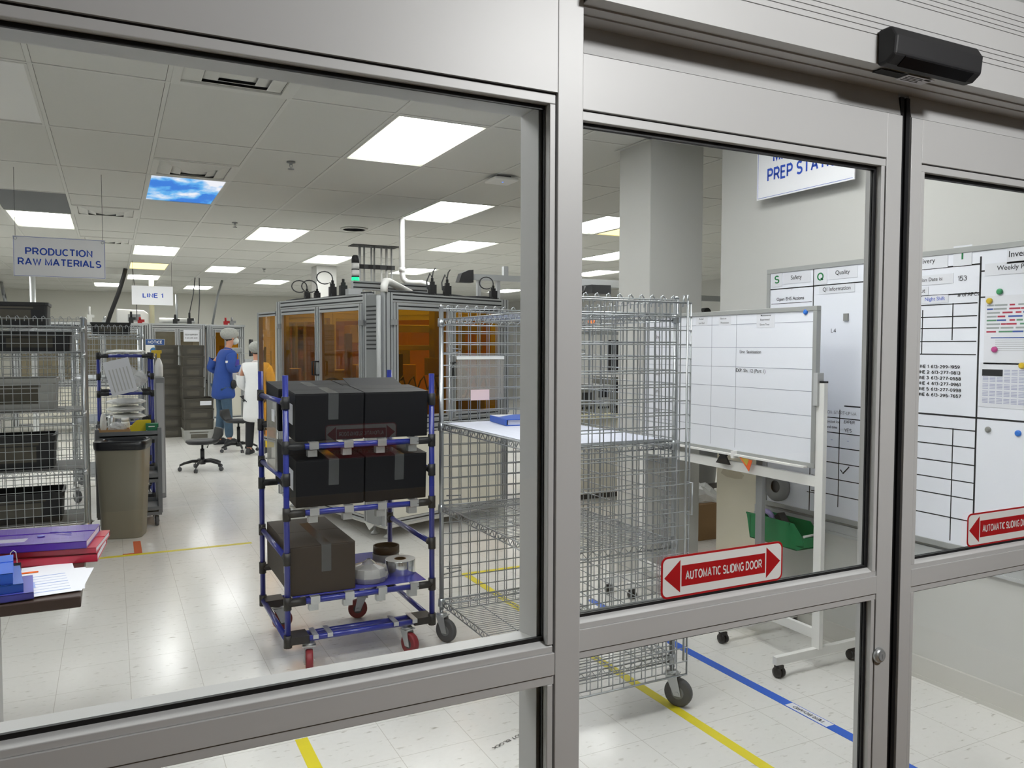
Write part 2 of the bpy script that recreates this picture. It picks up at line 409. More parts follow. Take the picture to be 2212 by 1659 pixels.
o = MB().prism([(-.11,-.012),(-.06,-.028),(.02,-.03),(.08,-.022),(.10,.004),(.05,.024),(-.03,.02),(-.09,.018)], V(3.4437,3.80,.80), (0,-1,0), (0,0,1), .0004, (-1,0,0)).build('stain', mat('stain','cfc6ae',.8)); o.parent = w
# square column
c = MB().box(3.15, 3.585, 4.284, 4.64, 0, CZ+.02)
c = struct(c.build('column', M_['wall'], bevel=.006)); c['label'] = 'square white column beyond the wire cage truck'
c2 = struct(MB().box(3.07, 3.40, 13.36, 13.74, 0, CZ+.02).build('column', M_['wall'])); c2['label'] = 'far white column behind the amber machine'
c = MB()
for x0,x1,y0,y1 in ((3.12,3.615,4.254,4.284),(3.12,3.15,4.254,4.66)): c.box(x0,x1,y0,y1,CZ-.004,CZ+.001)
c = struct(c.build('trim_4', M_['tbar'])); c['label'] = 'ceiling angle trim around the column head'

# entrance lobby on the camera's side
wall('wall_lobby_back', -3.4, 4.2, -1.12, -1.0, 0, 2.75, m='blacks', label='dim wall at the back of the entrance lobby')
wall('wall_lobby_left', -3.4, -3.28, -1.0, 1.12, 0, 2.75, m='dgrey', label='side wall of the entrance lobby')
wall('wall_lobby_right', 4.08, 4.2, -1.0, 1.12, 0, 2.75, m='grey', label='end wall of the entrance lobby')
wall('ceiling_lobby', -3.4, 4.2, -1.12, 1.26, 2.72, 2.8, label='lobby ceiling')
wall('wall_above_door', -3.4, 4.2, 1.2, 1.26, 2.55, CZ+.06, label='bulkhead over the sliding door')
wall('wall_front_left', X_L-.12, -1.9, 1.13, 1.25, 0, CZ, label='wall beside the entrance glazing')
wall('wall_front_right', 3.2, X_R+.1, 1.13, 1.25, 0, CZ, label='wall closing the room past the sliding door')
t = thing('lobby_light', 'round drum lamp on the entrance lobby ceiling', 'light', (1.45,-.4,2.72))
MB().lathe([(.19,0),(.19,-.03)], n=28).build('frame', M_['tbar'], t)
MB().lathe([(.17,-.03),(.17,-.13),(.14,-.15),(.02,-.155)], n=28).build('diffuser', glow('lobby_glow', 'ffffff', LOBBY_POWER), t)
o = struct(MB().box(-3.28, 4.08, -.985, 1.11, .0005, .006).build('floor_lobby', mat('brown_bounce_mat', '6a5742', .95))); o['label'] = 'unseen brown mat added on the lobby floor for its warm bounce'  # unseen mat added to darken and warm the light bounced onto the rails
o = struct(MB().box(-3.28, 4.08, -.998, -.985, 0, .97).build('trim_6', mat('brown_reflection_panel', '8c744c', .6))); o['label'] = 'brown panel added at the back of the lobby for its reflection in the glass'  # added panel, there only to give the glass a brown reflection

# ------------------------------------------------------------------ glazed front: fixed window, post, header, two sliding leaves
Yp, Yg = 1.115, 1.137
def pv(name, label, o=None):
    e = bpy.data.objects.new(name, None); COL.objects.link(e); e['kind'] = 'structure'; e['label'] = label; return e
w1 = pv('window_1', 'fixed aluminium framed window beside the sliding door')
XL, XR = -1.9, .639
MB().box(XL, XR-.0005, Yp, 1.205, 1.983, 2.75).build('transom_panel', M_['alu'], w1)
MB().box(XL, XR, Yp+.006, 1.2, 1.979, 1.983).build('seam', M_['seam'], w1)
fr = MB()
fr.box(XL, XR-.003, Yp+.002, Yg-.005, 1.9645, 1.979)
fr.box(XL, XR, Yg+.005, 1.205, 1.9645, 1.979)
fr.box(XR-.0135, XR-.003, Yp+.002, Yg-.005, 1.0955, 1.9645); fr.box(XR-.0135, XR-.003, Yp+.002, Yg-.005, .1, 1.029)
fr.box(XR-.02, XR, Yg+.005, 1.205, .1, 1.979)
fr.build('glazing_bead', M_['alu'], w1, bevel=.0012)
MB().box(XR-.003, XR, Yp+.008, Yg, .1, 1.979).build('seam', M_['seam'], w1)
rb = MB()
rb.box(XL, XR-.0005, Yp, 1.205, 1.045, 1.082)
rb.box(XL, XR-.0005, Yp+.003, 1.205, 1.029, 1.0435)
rb.prism([(Yp+.003,1.082),(Yg-.004,1.082),(Yg-.004,1.100),(Yp+.003,1.0925)], (XL,0,0), (0,1,0), (0,0,1), XR-.003-XL, (1,0,0))
rb.prism([(Yg+.004,1.082),(1.205,1.082),(1.205,1.0925),(Yg+.004,1.100)], (XL,0,0), (0,1,0), (0,0,1), XR-.003-XL, (1,0,0))
rb.build('middle_rail', M_['alu'], w1, bevel=.001)
def ring(mb, x0, x1, z0, z1, w, y0, y1):
    mb.box(x0, x1, y0, y1, z0, z0+w); mb.box(x0, x1, y0, y1, z1-w, z1); mb.box(x0, x0+w, y0, y1, z0+w, z1-w); mb.box(x1-w, x1, y0, y1, z0+w, z1-w)
gk = MB(); ring(gk, XL+.02, XR-.006, 1.097, 1.9668, .009, Yg-.006, Yg-.0015); ring(gk, XL+.02, XR-.006, .1, 1.034, .009, Yg-.006, Yg-.0015)
ring(gk, XL+.02, XR-.006, 1.097, 1.9668, .007, Yg+.0015, Yg+.005)
gk.build('gasket', M_['gasket'], w1)
p_ = MB(); p_.quad((XL,Yg,1.09),(XR-.005,Yg,1.09),(XR-.005,Yg,1.97),(XL,Yg,1.97)); p_.build('pane', M_['clear'], w1)
p_ = MB(); p_.quad((XL,Yg,.1),(XR-.005,Yg,.1),(XR-.005,Yg,1.04),(XL,Yg,1.04)); p_.build('pane', M_['clear'], w1)
MB().box(XL-.05, XL+.02, Yp, 1.205, 0, 2.75).box(XL, XR, Yp, 1.205, 0, .1).build('frame', M_['alu'], w1)
t1 = MB(); t1.box(XR, .6863, Yp, 1.205, 0, 2.75); t1 = struct(t1.build('trim_1', M_['alu'], bevel=.0015)); t1['label'] = 'aluminium post between the fixed window and the sliding door'

# header box with grooves
hd = pv('trim_2', 'grooved aluminium header over the sliding door')
Yh = 1.092
h = MB(); zz = 2.131
gro = [2.186,2.1975,2.2085,2.2185, 2.262,2.271,2.281,2.292,2.303]
prev = zz
for k, z in enumerate(gro+[2.335]):
    h.box(.6866, 2.9, Yh, 1.25, prev, z-.0009); prev = z+.0009
h.box(.6866, 2.9, Yh+.0025, 1.24, 2.133, 2.33)
h.box(.6866, 2.9, Yh+.03, 1.25, 2.128, 2.131)
h.box(.6866, 2.9, Yh+.055, Yh+.0575, 2.1255, 2.128)
h.build('header_box', M_['alu'], hd)
MB().box(.6866, 2.9, Yh+.03, 1.24, 2.335, 2.56).build('header_cap', M_['alu_dark'], hd)

def leaf(name, label, x0, x1, lock):
    e = pv(name, label); y0, y1, yg = 1.178, 1.222, 1.198
    sl, sr = (.034 if x0 < 1 else .048), (.06 if x0 < 1 else .09)
    st = MB(); st.box(x0, x0+sl-.013, y0, y1, 0.02, 2.0785); st.box(x1-sr+.013, x1, y0, y1, .02, 2.0785)
    st.build('stile', M_['alu'], e, bevel=.001)
    rl = MB(); rl.box(x0+sl-.013, x1-sr+.013, y0, y1, 1.985, 2.0785); rl.build('top_rail', M_['alu'], e, bevel=.001)
    hg = MB(); hg.prism([(y0+.004,2.0805),(y1,2.0805),(y1,2.19),(y0+.022,2.19),(y0+.012,2.13)], (x0+.002,0,0), (0,1,0), (0,0,1), x1-x0-.004, (1,0,0)); hg.build('hanger_cover', M_['alu'], e)
    mr = MB(); mr.box(x0+sl-.013, x1-sr+.013, y0, y1, 1.047, 1.086); mr.box(x0+sl-.013, x1-sr+.013, y0+.003, y1, 1.033, 1.0455)
    for ya, yb in ((y0+.003, yg-.004), (y1-.003, yg+.004)):
        mr.prism([(ya,1.086),(yb,1.086),(yb,1.103),(ya,1.096)], (x0+sl-.013,0,0), (0,1,0), (0,0,1), x1-sr-x0-sl+.026, (1,0,0))
    mr.build('middle_rail', M_['alu'], e, bevel=.0008)
    MB().box(x0+sl-.013, x1-sr+.013, y0, y1, .02, .14).build('bottom_rail', M_['alu'], e)
    bd = MB()
    for ya, yb in ((y0+.002, yg-.005), (yg+.005, y1-.002)):
        bd.box(x0+sl-.013, x1-sr+.013, ya, yb, 1.967, 1.982)
        for z0, z1 in ((1.096, 1.967), (.14, 1.033)):
            bd.box(x1-sr, x1-sr+.0105, ya, yb, z0, z1); bd.box(x0+sl-.0105, x0+sl, ya, yb, z0, z1)
    bd.build('glazing_bead', M_['alu'], e, bevel=.0008)
    MB().box(x0+sl-.013, x1-sr+.013, y0+.006, y1-.006, 1.982, 1.985).box(x1-sr+.0105, x1-sr+.013, y0+.006, y1-.006, .14, 1.985).build('seam', M_['seam'], e)
    gk = MB()
    for ya, yb in ((yg-.005, yg-.001), (yg+.001, yg+.005)):
        ring(gk, x0+sl-.004, x1-sr+.004, 1.098, 1.9695, .010, ya, yb); ring(gk, x0+sl-.004, x1-sr+.004, .135, 1.037, .010, ya, yb)
    gk.build('gasket', M_['gasket'], e)
    for z0, z1 in ((1.095,1.975),(.13,1.042)):
        MB().quad((x0+sl-.01,yg,z0),(x1-sr+.01,yg,z0),(x1-sr+.01,yg,z1),(x0+sl-.01,yg,z1)).build('pane', M_['clear'], e)
    if lock:
        k = MB(); mm = Matrix.Rotation(PI/2, 4, 'X')
        k.lathe([(.0165,0),(.0165,.004),(.0135,.009),(.010,.010)], (1.4885,y0,.910), 24, mm)
        k.build('lock_ring', M_['zinc'], e)
        k = MB(); k.lathe([(.0095,.010),(.0095,.0115)], (1.4885,y0,.910), 20, mm); k.box(1.4875,1.4895,y0-.0125,y0-.0115,.905,.915)
        k.build('lock_cylinder', M_['grey'], e)
    return e
leaf('door_1', 'sliding glass door leaf beside the post', .6875, 1.526, True)
leaf('door_2', 'second sliding glass door leaf past the dark gap', 1.556, 2.55, False)
gk = MB(); gk.box(1.5262, 1.5375, 1.184, 1.215, .02, 2.12); gk.box(1.5445, 1.5558, 1.184, 1.215, .02, 2.12); gk.box(1.5375, 1.5445, 1.196, 1.21, .02, 2.12)
gk = struct(gk.build('trim_5', M_['gasket'])); gk['label'] = 'black rubber meeting seal between the two door leaves'

# decals stuck on the doors (also on the lobby's outer door, seen only as reflections)
def rrect(w, h, r, n=5):
    P = []
    for cx, cy, a0 in ((w/2-r,h/2-r,0),(-w/2+r,h/2-r,PI/2),(-w/2+r,-h/2+r,PI),(w/2-r,-h/2+r,3*PI/2)):
        P += [(cx+r*math.cos(a0+k*PI/2/n), cy+r*math.sin(a0+k*PI/2/n)) for k in range(n+1)]
    return P
def decal(c, right, label, group=None):
    t = thing('door_decal', label, 'sign', c, 0, group)
    right = Vector(right); up = V(0,0,1); n = right.cross(up); c = Vector(c)
    MB().prism(rrect(.305,.080,.014), c, right, up, .0008, n).build('border', M_['red'], t, True)
    MB().prism(rrect(.297,.072,.011), c+n*.0008, right, up, .0003, n).build('face', M_['white'], t, True)
    a = MB(); q = c+n*.0011
    a.prism([(-.105,-.020),(.105,-.020),(.105,.020),(-.105,.020)], q, right, up, .0002, n)
    a.prism([(-.1455,0),(-.108,-.031),(-.108,.031)], q, right, up, .0002, n); a.prism([(.1455,0),(.108,.031),(.108,-.031)], q, right, up, .0002, n)
    a.build('arrow_band', M_['red'], t, True)
    l = MB(); put_text(l, 'AUTOMATIC SLIDING DOOR', c+n*.0013, right, up, height=.0185, width=.192, bold=.028, lift=.0004); l.build('lettering', M_['white'], t, True)
    return t
decal((1.0615,1.1915,1.149), (1,0,0), 'red and white automatic sliding door decal on the door beside the post')
decal((1.955,1.1915,1.149), (1,0,0), 'red and white automatic sliding door decal on the second door leaf')
decal((.93,-.984,1.22), (-1,0,0), 'red and white sliding door decal behind the viewer, mirrored in the window')
t = thing('door_decal', 'dark red emergency push to open decal behind the viewer, mirrored in the window', 'sign', (.93,-.984,1.145))
MB().prism(rrect(.305,.055,.012), V(.93,-.984,1.145), V(-1,0,0), V(0,0,1), .001, V(0,1,0)).build('face', M_['red'], t, True)
l = MB(); put_text(l, 'IN EMERGENCY PUSH TO OPEN', V(.93,-.9828,1.145), (-1,0,0), (0,0,1), height=.02, width=.27, bold=.015); l.build('lettering', M_['white'], t, True)

# motion sensor
t = thing('motion_sensor', 'black motion sensor bar on the header above the sliding doors', 'sensor', (1.463,1.09,2.155))
s = MB(); s.prism([(0,-.035),(-.022,-.035),(-.040,-.022),(-.043,.012),(-.030,.034),(0,.034)], V(1.335,1.091,2.160), V(0,1,0), V(0,0,1), .262, V(1,0,0))
s.build('housing', M_['blacks'], t, True, bevel=.006, seg=3)
s = MB(); s.prism([(-.0225,-.0358),(-.0405,-.0232),(-.039,-.020),(-.021,-.0326)], V(1.365,1.091,2.159), V(0,1,0), V(0,0,1), .205, V(1,0,0)); s.build('lens', mat('sensor_lens', '06070c', .12), t, True)
for nm, x0, x1, y0, y1, mm, lab in (('warning_sticker', 1.36, 1.435, 1.10, 1.122, 'ink', 'small dark sticker on the underside of the header'), ('type_label', 1.437, 1.515, 1.098, 1.130, 'paper', 'small white printed label on the underside of the header')):
    o = tag(MB().box(x0, x1, y0, y1, 2.1268, 2.1276).build(nm, M_[mm]), lab, 'sticker')
    if nm == 'type_label':
        k = MB()
        for j in range(4): k.box(x0+.005, x0+.05+.006*(j%2), y0+.005+.006*j, y0+.007+.006*j, 2.1264, 2.1268)
        k.box(x1-.022, x1-.006, y0+.003, y0+.009, 2.1264, 2.1268)
        k.build('print', M_['ink'], o)

# ------------------------------------------------------------------ ceiling fixtures
G_L = glow('troffer_glow', 'ffffff', PANEL_POWER); G_W = glow('warm_troffer_glow', 'ffe9a0', PANEL_POWER*.13); G_E = glow('troffer_edge_glow', 'f4f3e2', PANEL_POWER*.13)
def troffer(ix, iy, kind):
    x0,x1,y0,y1 = cell(ix,iy); cx, cy = (x0+x1)/2, (y0+y1)/2
    lab = {'lit': 'lit white recessed ceiling light panel', 'warm': 'dim yellowish recessed ceiling light panel', 'off': 'unlit recessed ceiling light panel near the window head'}[kind]
    t = thing('ceiling_light', lab, 'light', (cx,cy,CZ), 0, 'recessed ceiling lights')
    fr = MB(); a, b = TS/2-.011, TS-.011
    for q in ((-a,a,-b,-b+.014),(-a,a,b-.014,b),(-a,-a+.014,-b+.014,b-.014),(a-.014,a,-b+.014,b-.014)): fr.box(*q, -.003, .012)
    fr.build('frame', M_['tbar'], t)
    if kind == 'lit':
        MB().box(-a+.045,a-.045,-b+.045,b-.045,.006,.012).build('diffuser', G_L, t)
        e = MB(); e.use(0)
        for q in ((-a+.014,a-.014,-b+.014,-b+.045),(-a+.014,a-.014,b-.045,b-.014),(-a+.014,-a+.045,-b+.045,b-.045),(a-.045,a-.014,-b+.045,b-.045)): e.box(*q, .007, .012)
        e.build('diffuser_rim', G_E, t)
    else:
        MB().box(-a+.014,a-.014,-b+.014,b-.014,.006,.012).build('diffuser', G_W if kind == 'warm' else M_['lgrey'] if kind == 'x' else M_['white'], t)
    return t
NOTE = {(3,0):'largest lit ceiling panel, nearest behind the fixed window', (5,2):'lit ceiling panel beside the white drop pipe', (3,4):'lit ceiling panel between the round speaker and the sky panel',
 (7,4):'lit ceiling panel right of the conduit bundle', (5,6):'lit ceiling panel just behind the stack light', (-1,4):'lit ceiling panel above the production raw materials sign', (1,6):'lit ceiling panel between the two hanging signs',
 (3,8):'lit ceiling panel above the man in blue', (8,7):'lit ceiling panel behind the bent drop pipe', (1,10):'lit ceiling panel just behind the line 1 sign', (0,12):'far lit ceiling panel beside the black hose', (3,12):'far lit ceiling panel past the line 1 sign towards the cables',
 (5,10):'far lit ceiling panel over the left end of the amber machine', (8,2):'lit ceiling panel nearest beside the column', (11,4):'lit ceiling panel next behind the one beside the column', (13,6):'lit ceiling panel low over the cage truck, before the column', (-1,8):'lit ceiling panel cut by the left picture edge behind the sign'}
for q in LIT:
    o = troffer(*q, 'lit')
    if q in NOTE: o['label'] = NOTE[q]
    else: o['label'] = 'unseen lit ceiling panel added to brighten the room'
for q, s in zip(WARM, ('dim yellowish ceiling panel touching the lit one beside the column', 'dim yellowish ceiling panel above the line 1 sign')): troffer(*q, 'warm')['label'] = s
for q in DARKLIT: troffer(*q, 'off')
# darker tile
x0,x1,y0,y1 = cell(-1,3)
tag(MB().box(x0+.013,x1-.013,y0+.013,y1-.013,CZ+.002,CZ+.014).build('ceiling_tile', mat('dark_tile','77797b',.9)), 'dark grey ceiling tile above the lit panel over the sign', 'ceiling tile')
# supply-air vents: nested slanted rings
def vent(ix, iy, s, label):
    x0,x1,y0,y1 = cell(ix,iy); cx, cy = (x0+x1)/2, y0+TS/2
    if s == 'b': cy = y1-TS/2
    t = thing('ceiling_vent', label, 'vent', (cx,cy,CZ), 0, 'square ceiling air vents')
    MB().box(-.29,.29,-.29,.29,.012,.02).build('backing', M_['dark_gap'], t)
    fr = MB(); 
    for q in ((-.294,.294,-.294,-.25),(-.294,.294,.25,.294),(-.294,-.25,-.25,.25),(.25,.294,-.25,.25)): fr.box(*q,-.004,.01)
    fr.build('frame', M_['tbar'], t)
    for a, b, z0, z1 in ((.247,.165,.008,-.016),(.178,.095,.006,-.022)):
        r = MB(); vs = [(x*q, y*q, z) for q, z in ((a,z0),(b,z1),(b-.006,z1),(a-.006,z0)) for x,y in ((-1,-1),(1,-1),(1,1),(-1,1))]
        r.add(vs, [(i*4+k, i*4+(k+1)%4, ((i+1)%4)*4+(k+1)%4, ((i+1)%4)*4+k) for i in range(4) for k in range(4)]); r.build('louvre_ring', M_['tbar'], t)
    MB().add([(-.11,-.11,.0),(.11,-.11,.0),(.11,.11,.0),(-.11,.11,.0),(0,0,-.03)], [(0,1,2,3),(0,4,1),(1,4,2),(2,4,3),(3,4,0)]).build('centre_cone', M_['tbar'], t)
vent(1,-1,'b','square air vent closest to the window head, dust wrapped'); vent(1,1,'b','square air vent touching the blue sky panel'); vent(0,3,'b','square air vent beside the lit panel over the sign'); vent(0,5,'b','small far air vent just behind the hanging raw materials sign')
# tiles opposite the half cells are made above; sky panel with clouds
x0,x1,y0,y1 = cell(1,2)
sk = bpy.data.materials.new('sky_picture'); sk.use_nodes = True; nt = sk.node_tree; b_ = nt.nodes['Principled BSDF']
tc = nt.nodes.new('ShaderNodeTexCoord'); nz = nt.nodes.new('ShaderNodeTexNoise'); nz.inputs['Scale'].default_value = 2.6; nz.inputs['Detail'].default_value = 7; nz.inputs['Roughness'].default_value = .55
mp_ = nt.nodes.new('ShaderNodeMapping'); mp_.inputs['Scale'].default_value = (1,.55,1); mp_.inputs['Location'].default_value = (.35,.2,0); nt.links.new(tc.outputs['Object'], mp_.inputs[0]); nt.links.new(mp_.outputs[0], nz.inputs['Vector']); cr = nt.nodes.new('ShaderNodeValToRGB')
cr.color_ramp.elements[0].position = .44; cr.color_ramp.elements[0].color = (*lin('1478e0'),1); cr.color_ramp.elements[1].position = .60; cr.color_ramp.elements[1].color = (*lin('f6f6ff'),1)
e_ = cr.color_ramp.elements.new(.50); e_.color = (*lin('58b4f4'),1)
nt.links.new(nz.outputs['Fac'], cr.inputs[0]); nt.links.new(cr.outputs[0], b_.inputs['Emission Color']); b_.inputs['Emission Strength'].default_value = 1.0; b_.inputs['Base Color'].default_value = (0,0,0,1)
t = thing('sky_panel', 'ceiling light panel printed with a blue cloudy sky', 'light', ((x0+x1)/2,(y0+y1)/2,CZ))
MB().box(-.28,.28,-.585,.585,.004,.012).build('diffuser', sk, t)
fr = MB()
for q in ((-.294,.294,-.599,-.585),(-.294,.294,.585,.599),(-.294,-.28,-.585,.585),(.28,.294,-.585,.585)): fr.box(*q,-.002,.012)
fr.build('frame', M_['tbar'], t)
# sprinklers, speaker, access point
for q, lab in (((1.2,6.01),'bronze sprinkler head nearest the sky panel'),((1.23,9.2),'small sprinkler head farther along the ceiling'),((2.4,14.4),'far sprinkler head over the amber machine')):
    t = thing('sprinkler_head', lab, 'sprinkler', (*q,CZ)); 
    MB().lathe([(.03,0),(.032,-.006),(.012,-.010),(.010,-.022)], n=14).tube((.012,0,-.02),(.003,0,-.05),.002,5).tube((-.012,0,-.02),(-.003,0,-.05),.002,5).lathe([(.022,-.05),(.024,-.053),(.004,-.056)], n=14).build('head', M_['grey'], t)
t = thing('ceiling_speaker', 'round flush ceiling speaker grille', 'speaker', (2.507,9.035,CZ))
MB().lathe([(.155,0),(.15,-.012),(.125,-.014)], n=32).build('rim', M_['tbar'], t); MB().lathe([(.125,-.010),(.125,-.014)], n=32).build('grille', M_['lgrey'], t)
t = thing('wifi_access_point', 'white square wireless access point on the ceiling grid', 'access point', (2.79,5.76,CZ))
MB().box(-.06,.06,-.05,.05,-.02,0).build('bracket', M_['dgrey'], t); MB().box(-.105,.105,-.105,.105,-.045,-.018).build('body', M_['white'], t, bevel=.015, seg=3)
MB().lathe([(.007,-.046),(.006,-.0475)],(0,-.02,0),10).build('status_light', glow('blue_led','5a8cff',2), t)

# ------------------------------------------------------------------ floor tapes
M_['yel'] = mat('yellow_tape','e3d42e',.45,noise=.06,scale=25); M_['btape'] = mat('blue_tape','2b63cf',.45); M_['otape'] = mat('orange_tape','d0602e',.5)
def tape(x0,x1,y0,y1,m,label,z=.0012):
    return tag(MB().box(x0,x1,y0,y1,0.0002,z).build('floor_tape', M_[m]), label, 'tape')
tape(2.155,2.205,1.3,5.09,'yel','long yellow floor tape running under the wire cage truck')
tape(2.205,3.1,5.04,5.09,'yel','yellow floor tape crossing behind the wire cage truck',.0016)
tape(-1.5,.985,6.62,6.67,'yel','yellow floor tape passing the beige waste bin',.0012)
tape(-1.5,.655,3.79,3.84,'yel','yellow floor tape along the fixed window')
tape(.632,.682,1.3,3.2,'yel','short yellow floor tape under the window rail pointing at the viewer')
tb = tape(2.635,2.69,1.3,4.2,'btape','blue floor tape running in front of the mobile whiteboard')
tb2 = MB().box(2.640,2.685,2.33,2.56,.0012,.0018).build('tape_label', M_['paper']); tag(tb2,'white strip reading tier board stuck on the blue floor tape','label')
k = MB(); put_text(k,'TIER BOARD',V(2.6625,2.445,.0019),(0,1,0),(-1,0,0),height=.022,width=.17); k.build('lettering', M_['ink'], tb2)
tape(.13,.185,6.672,7.1,'otape','orange floor tape leg under the beige waste bin'); 
tape(.05,.185,6.672,6.70,'otape','short orange floor tape beside the yellow line',.0016)
o = MB(); put_text(o,'DO NOT BLOCK',V(1.42,2.82,.0012),(-1,-.35,0),(.35,-1,0),height=.018,width=.22)
tag(o.build('floor_lettering', M_['ink']),'black do not block lettering on the floor under the window','lettering')
# ------------------------------------------------------------------ casters (rigid parts of carts)
M_['tread'] = mat('grey_rubber','55575a',.6); M_['hub'] = mat('caster_hub','7d8084',.45); M_['redwheel'] = mat('red_wheel','7c1f2a',.5)
def caster(parent, c, top, r, w, ang, tread='tread', hub='hub', name='caster'):
    """c = floor contact point in the cart's frame, wheel rolling along ang; fork carries up to height top"""
    x, y = c; d = V(math.cos(ang), math.sin(ang), 0); a = V(-d.y, d.x, 0); o = V(x, y, r)
    mm = Matrix(((d.x,0,a.x,0),(d.y,0,a.y,0),(0,1,0,0),(0,0,0,1)))  # lathe axis -> a
    fk = MB(); pv_ = o - d*r*.5; tp = 2*r+.012
    for s in (-1, 1):
        q = o + a*(s*(w/2+.004))
        fk.prism([(-.5*r-.022,tp-r),(-.5*r+.03,tp-r),(.018,-.012),(-.014,-.012)], q, d, V(0,0,1), .003)
        fk.tube(q, q+a*(s*.006), .009, 8)
    pp = V(pv_.x, pv_.y, 0)
    fk.cbox(pp+V(0,0,tp+.003), .062, w+.03, .006, Matrix.Rotation(ang,3,'Z'))
    fk.lathe([(.028,tp),(.030,tp+.012),(.022,tp+.02)], pp, 14)
    fk.tube(pp+V(0,0,tp+.015), pp+V(0,0,top), .010, 10)
    f = fk.build(name, M_['zinc'], parent)
    wl = MB(); wl.use(0).lathe([(r*.80,-w*.46),(r*.93,-w*.5),(r,-w*.3),(r,w*.3),(r*.93,w*.5),(r*.80,w*.46)], o, 24, mm)
    wl.use(1).lathe([(.012,-w*.5),(r*.70,-w*.42),(r*.81,-w*.46),(r*.81,w*.46),(r*.70,w*.42),(.012,w*.5)], o, 20, mm)
    wl.build('wheel', [M_[tread], M_[hub]], f)
    return pp

# ------------------------------------------------------------------ wire cage trucks
def grid_panel(mb, o, a, b, na, nb, la, lb, r=.0027):
    o, a, b = Vector(o), Vector(a), Vector(b); n = a.cross(b)*.0045
    for i in range(na+1): mb.tube(o+a*(la*i/na), o+a*(la*i/na)+b*lb, r, 5, caps=False)
    for j in range(nb+1): mb.tube(o+b*(lb*j/nb)+n, o+b*(lb*j/nb)+a*la+n, r, 5, caps=False)
def wire_shelf(name, x0, x1, y0, y1, z, parent, pitch=.026):
    s = MB()
    for zz in (z, z-.03):
        s.tube((x0,y0,zz),(x1,y0,zz),.0035,6); s.tube((x0,y1,zz),(x1,y1,zz),.0035,6); s.tube((x0,y0,zz),(x0,y1,zz),.0035,6); s.tube((x1,y0,zz),(x1,y1,zz),.0035,6)
    def zig(p, q):
        p, q = Vector(p), Vector(q); n = max(4, int((q-p).length/.026)); 
        s.path([p+(q-p)*(k/n)+V(0,0,-.03 if k%2 else 0) for k in range(n+1)], .0023, 5)
    zig((x0,y0,z),(x1,y0,z)); zig((x0,y1,z),(x1,y1,z)); zig((x0,y0,z),(x0,y1,z)); zig((x1,y0,z),(x1,y1,z))
    k = int((y1-y0)/pitch)
    for i in range(1, k): y = y0+(y1-y0)*i/k; s.tube((x0,y,z+.002),(x1,y,z+.002),.0018,5,caps=False)
    for i in range(1, 4): x = x0+(x1-x0)*i/4; s.tube((x,y0,z-.004),(x,y1,z-.004),.0027,5,caps=False)
    for x in (x0,x1):
        for y in (y0,y1): s.lathe([(.017,z-.038),(.0195,z-.036),(.0175,z+.006)], (x,y,0), 12)
    return s.build(name, M_['chrome'], parent)
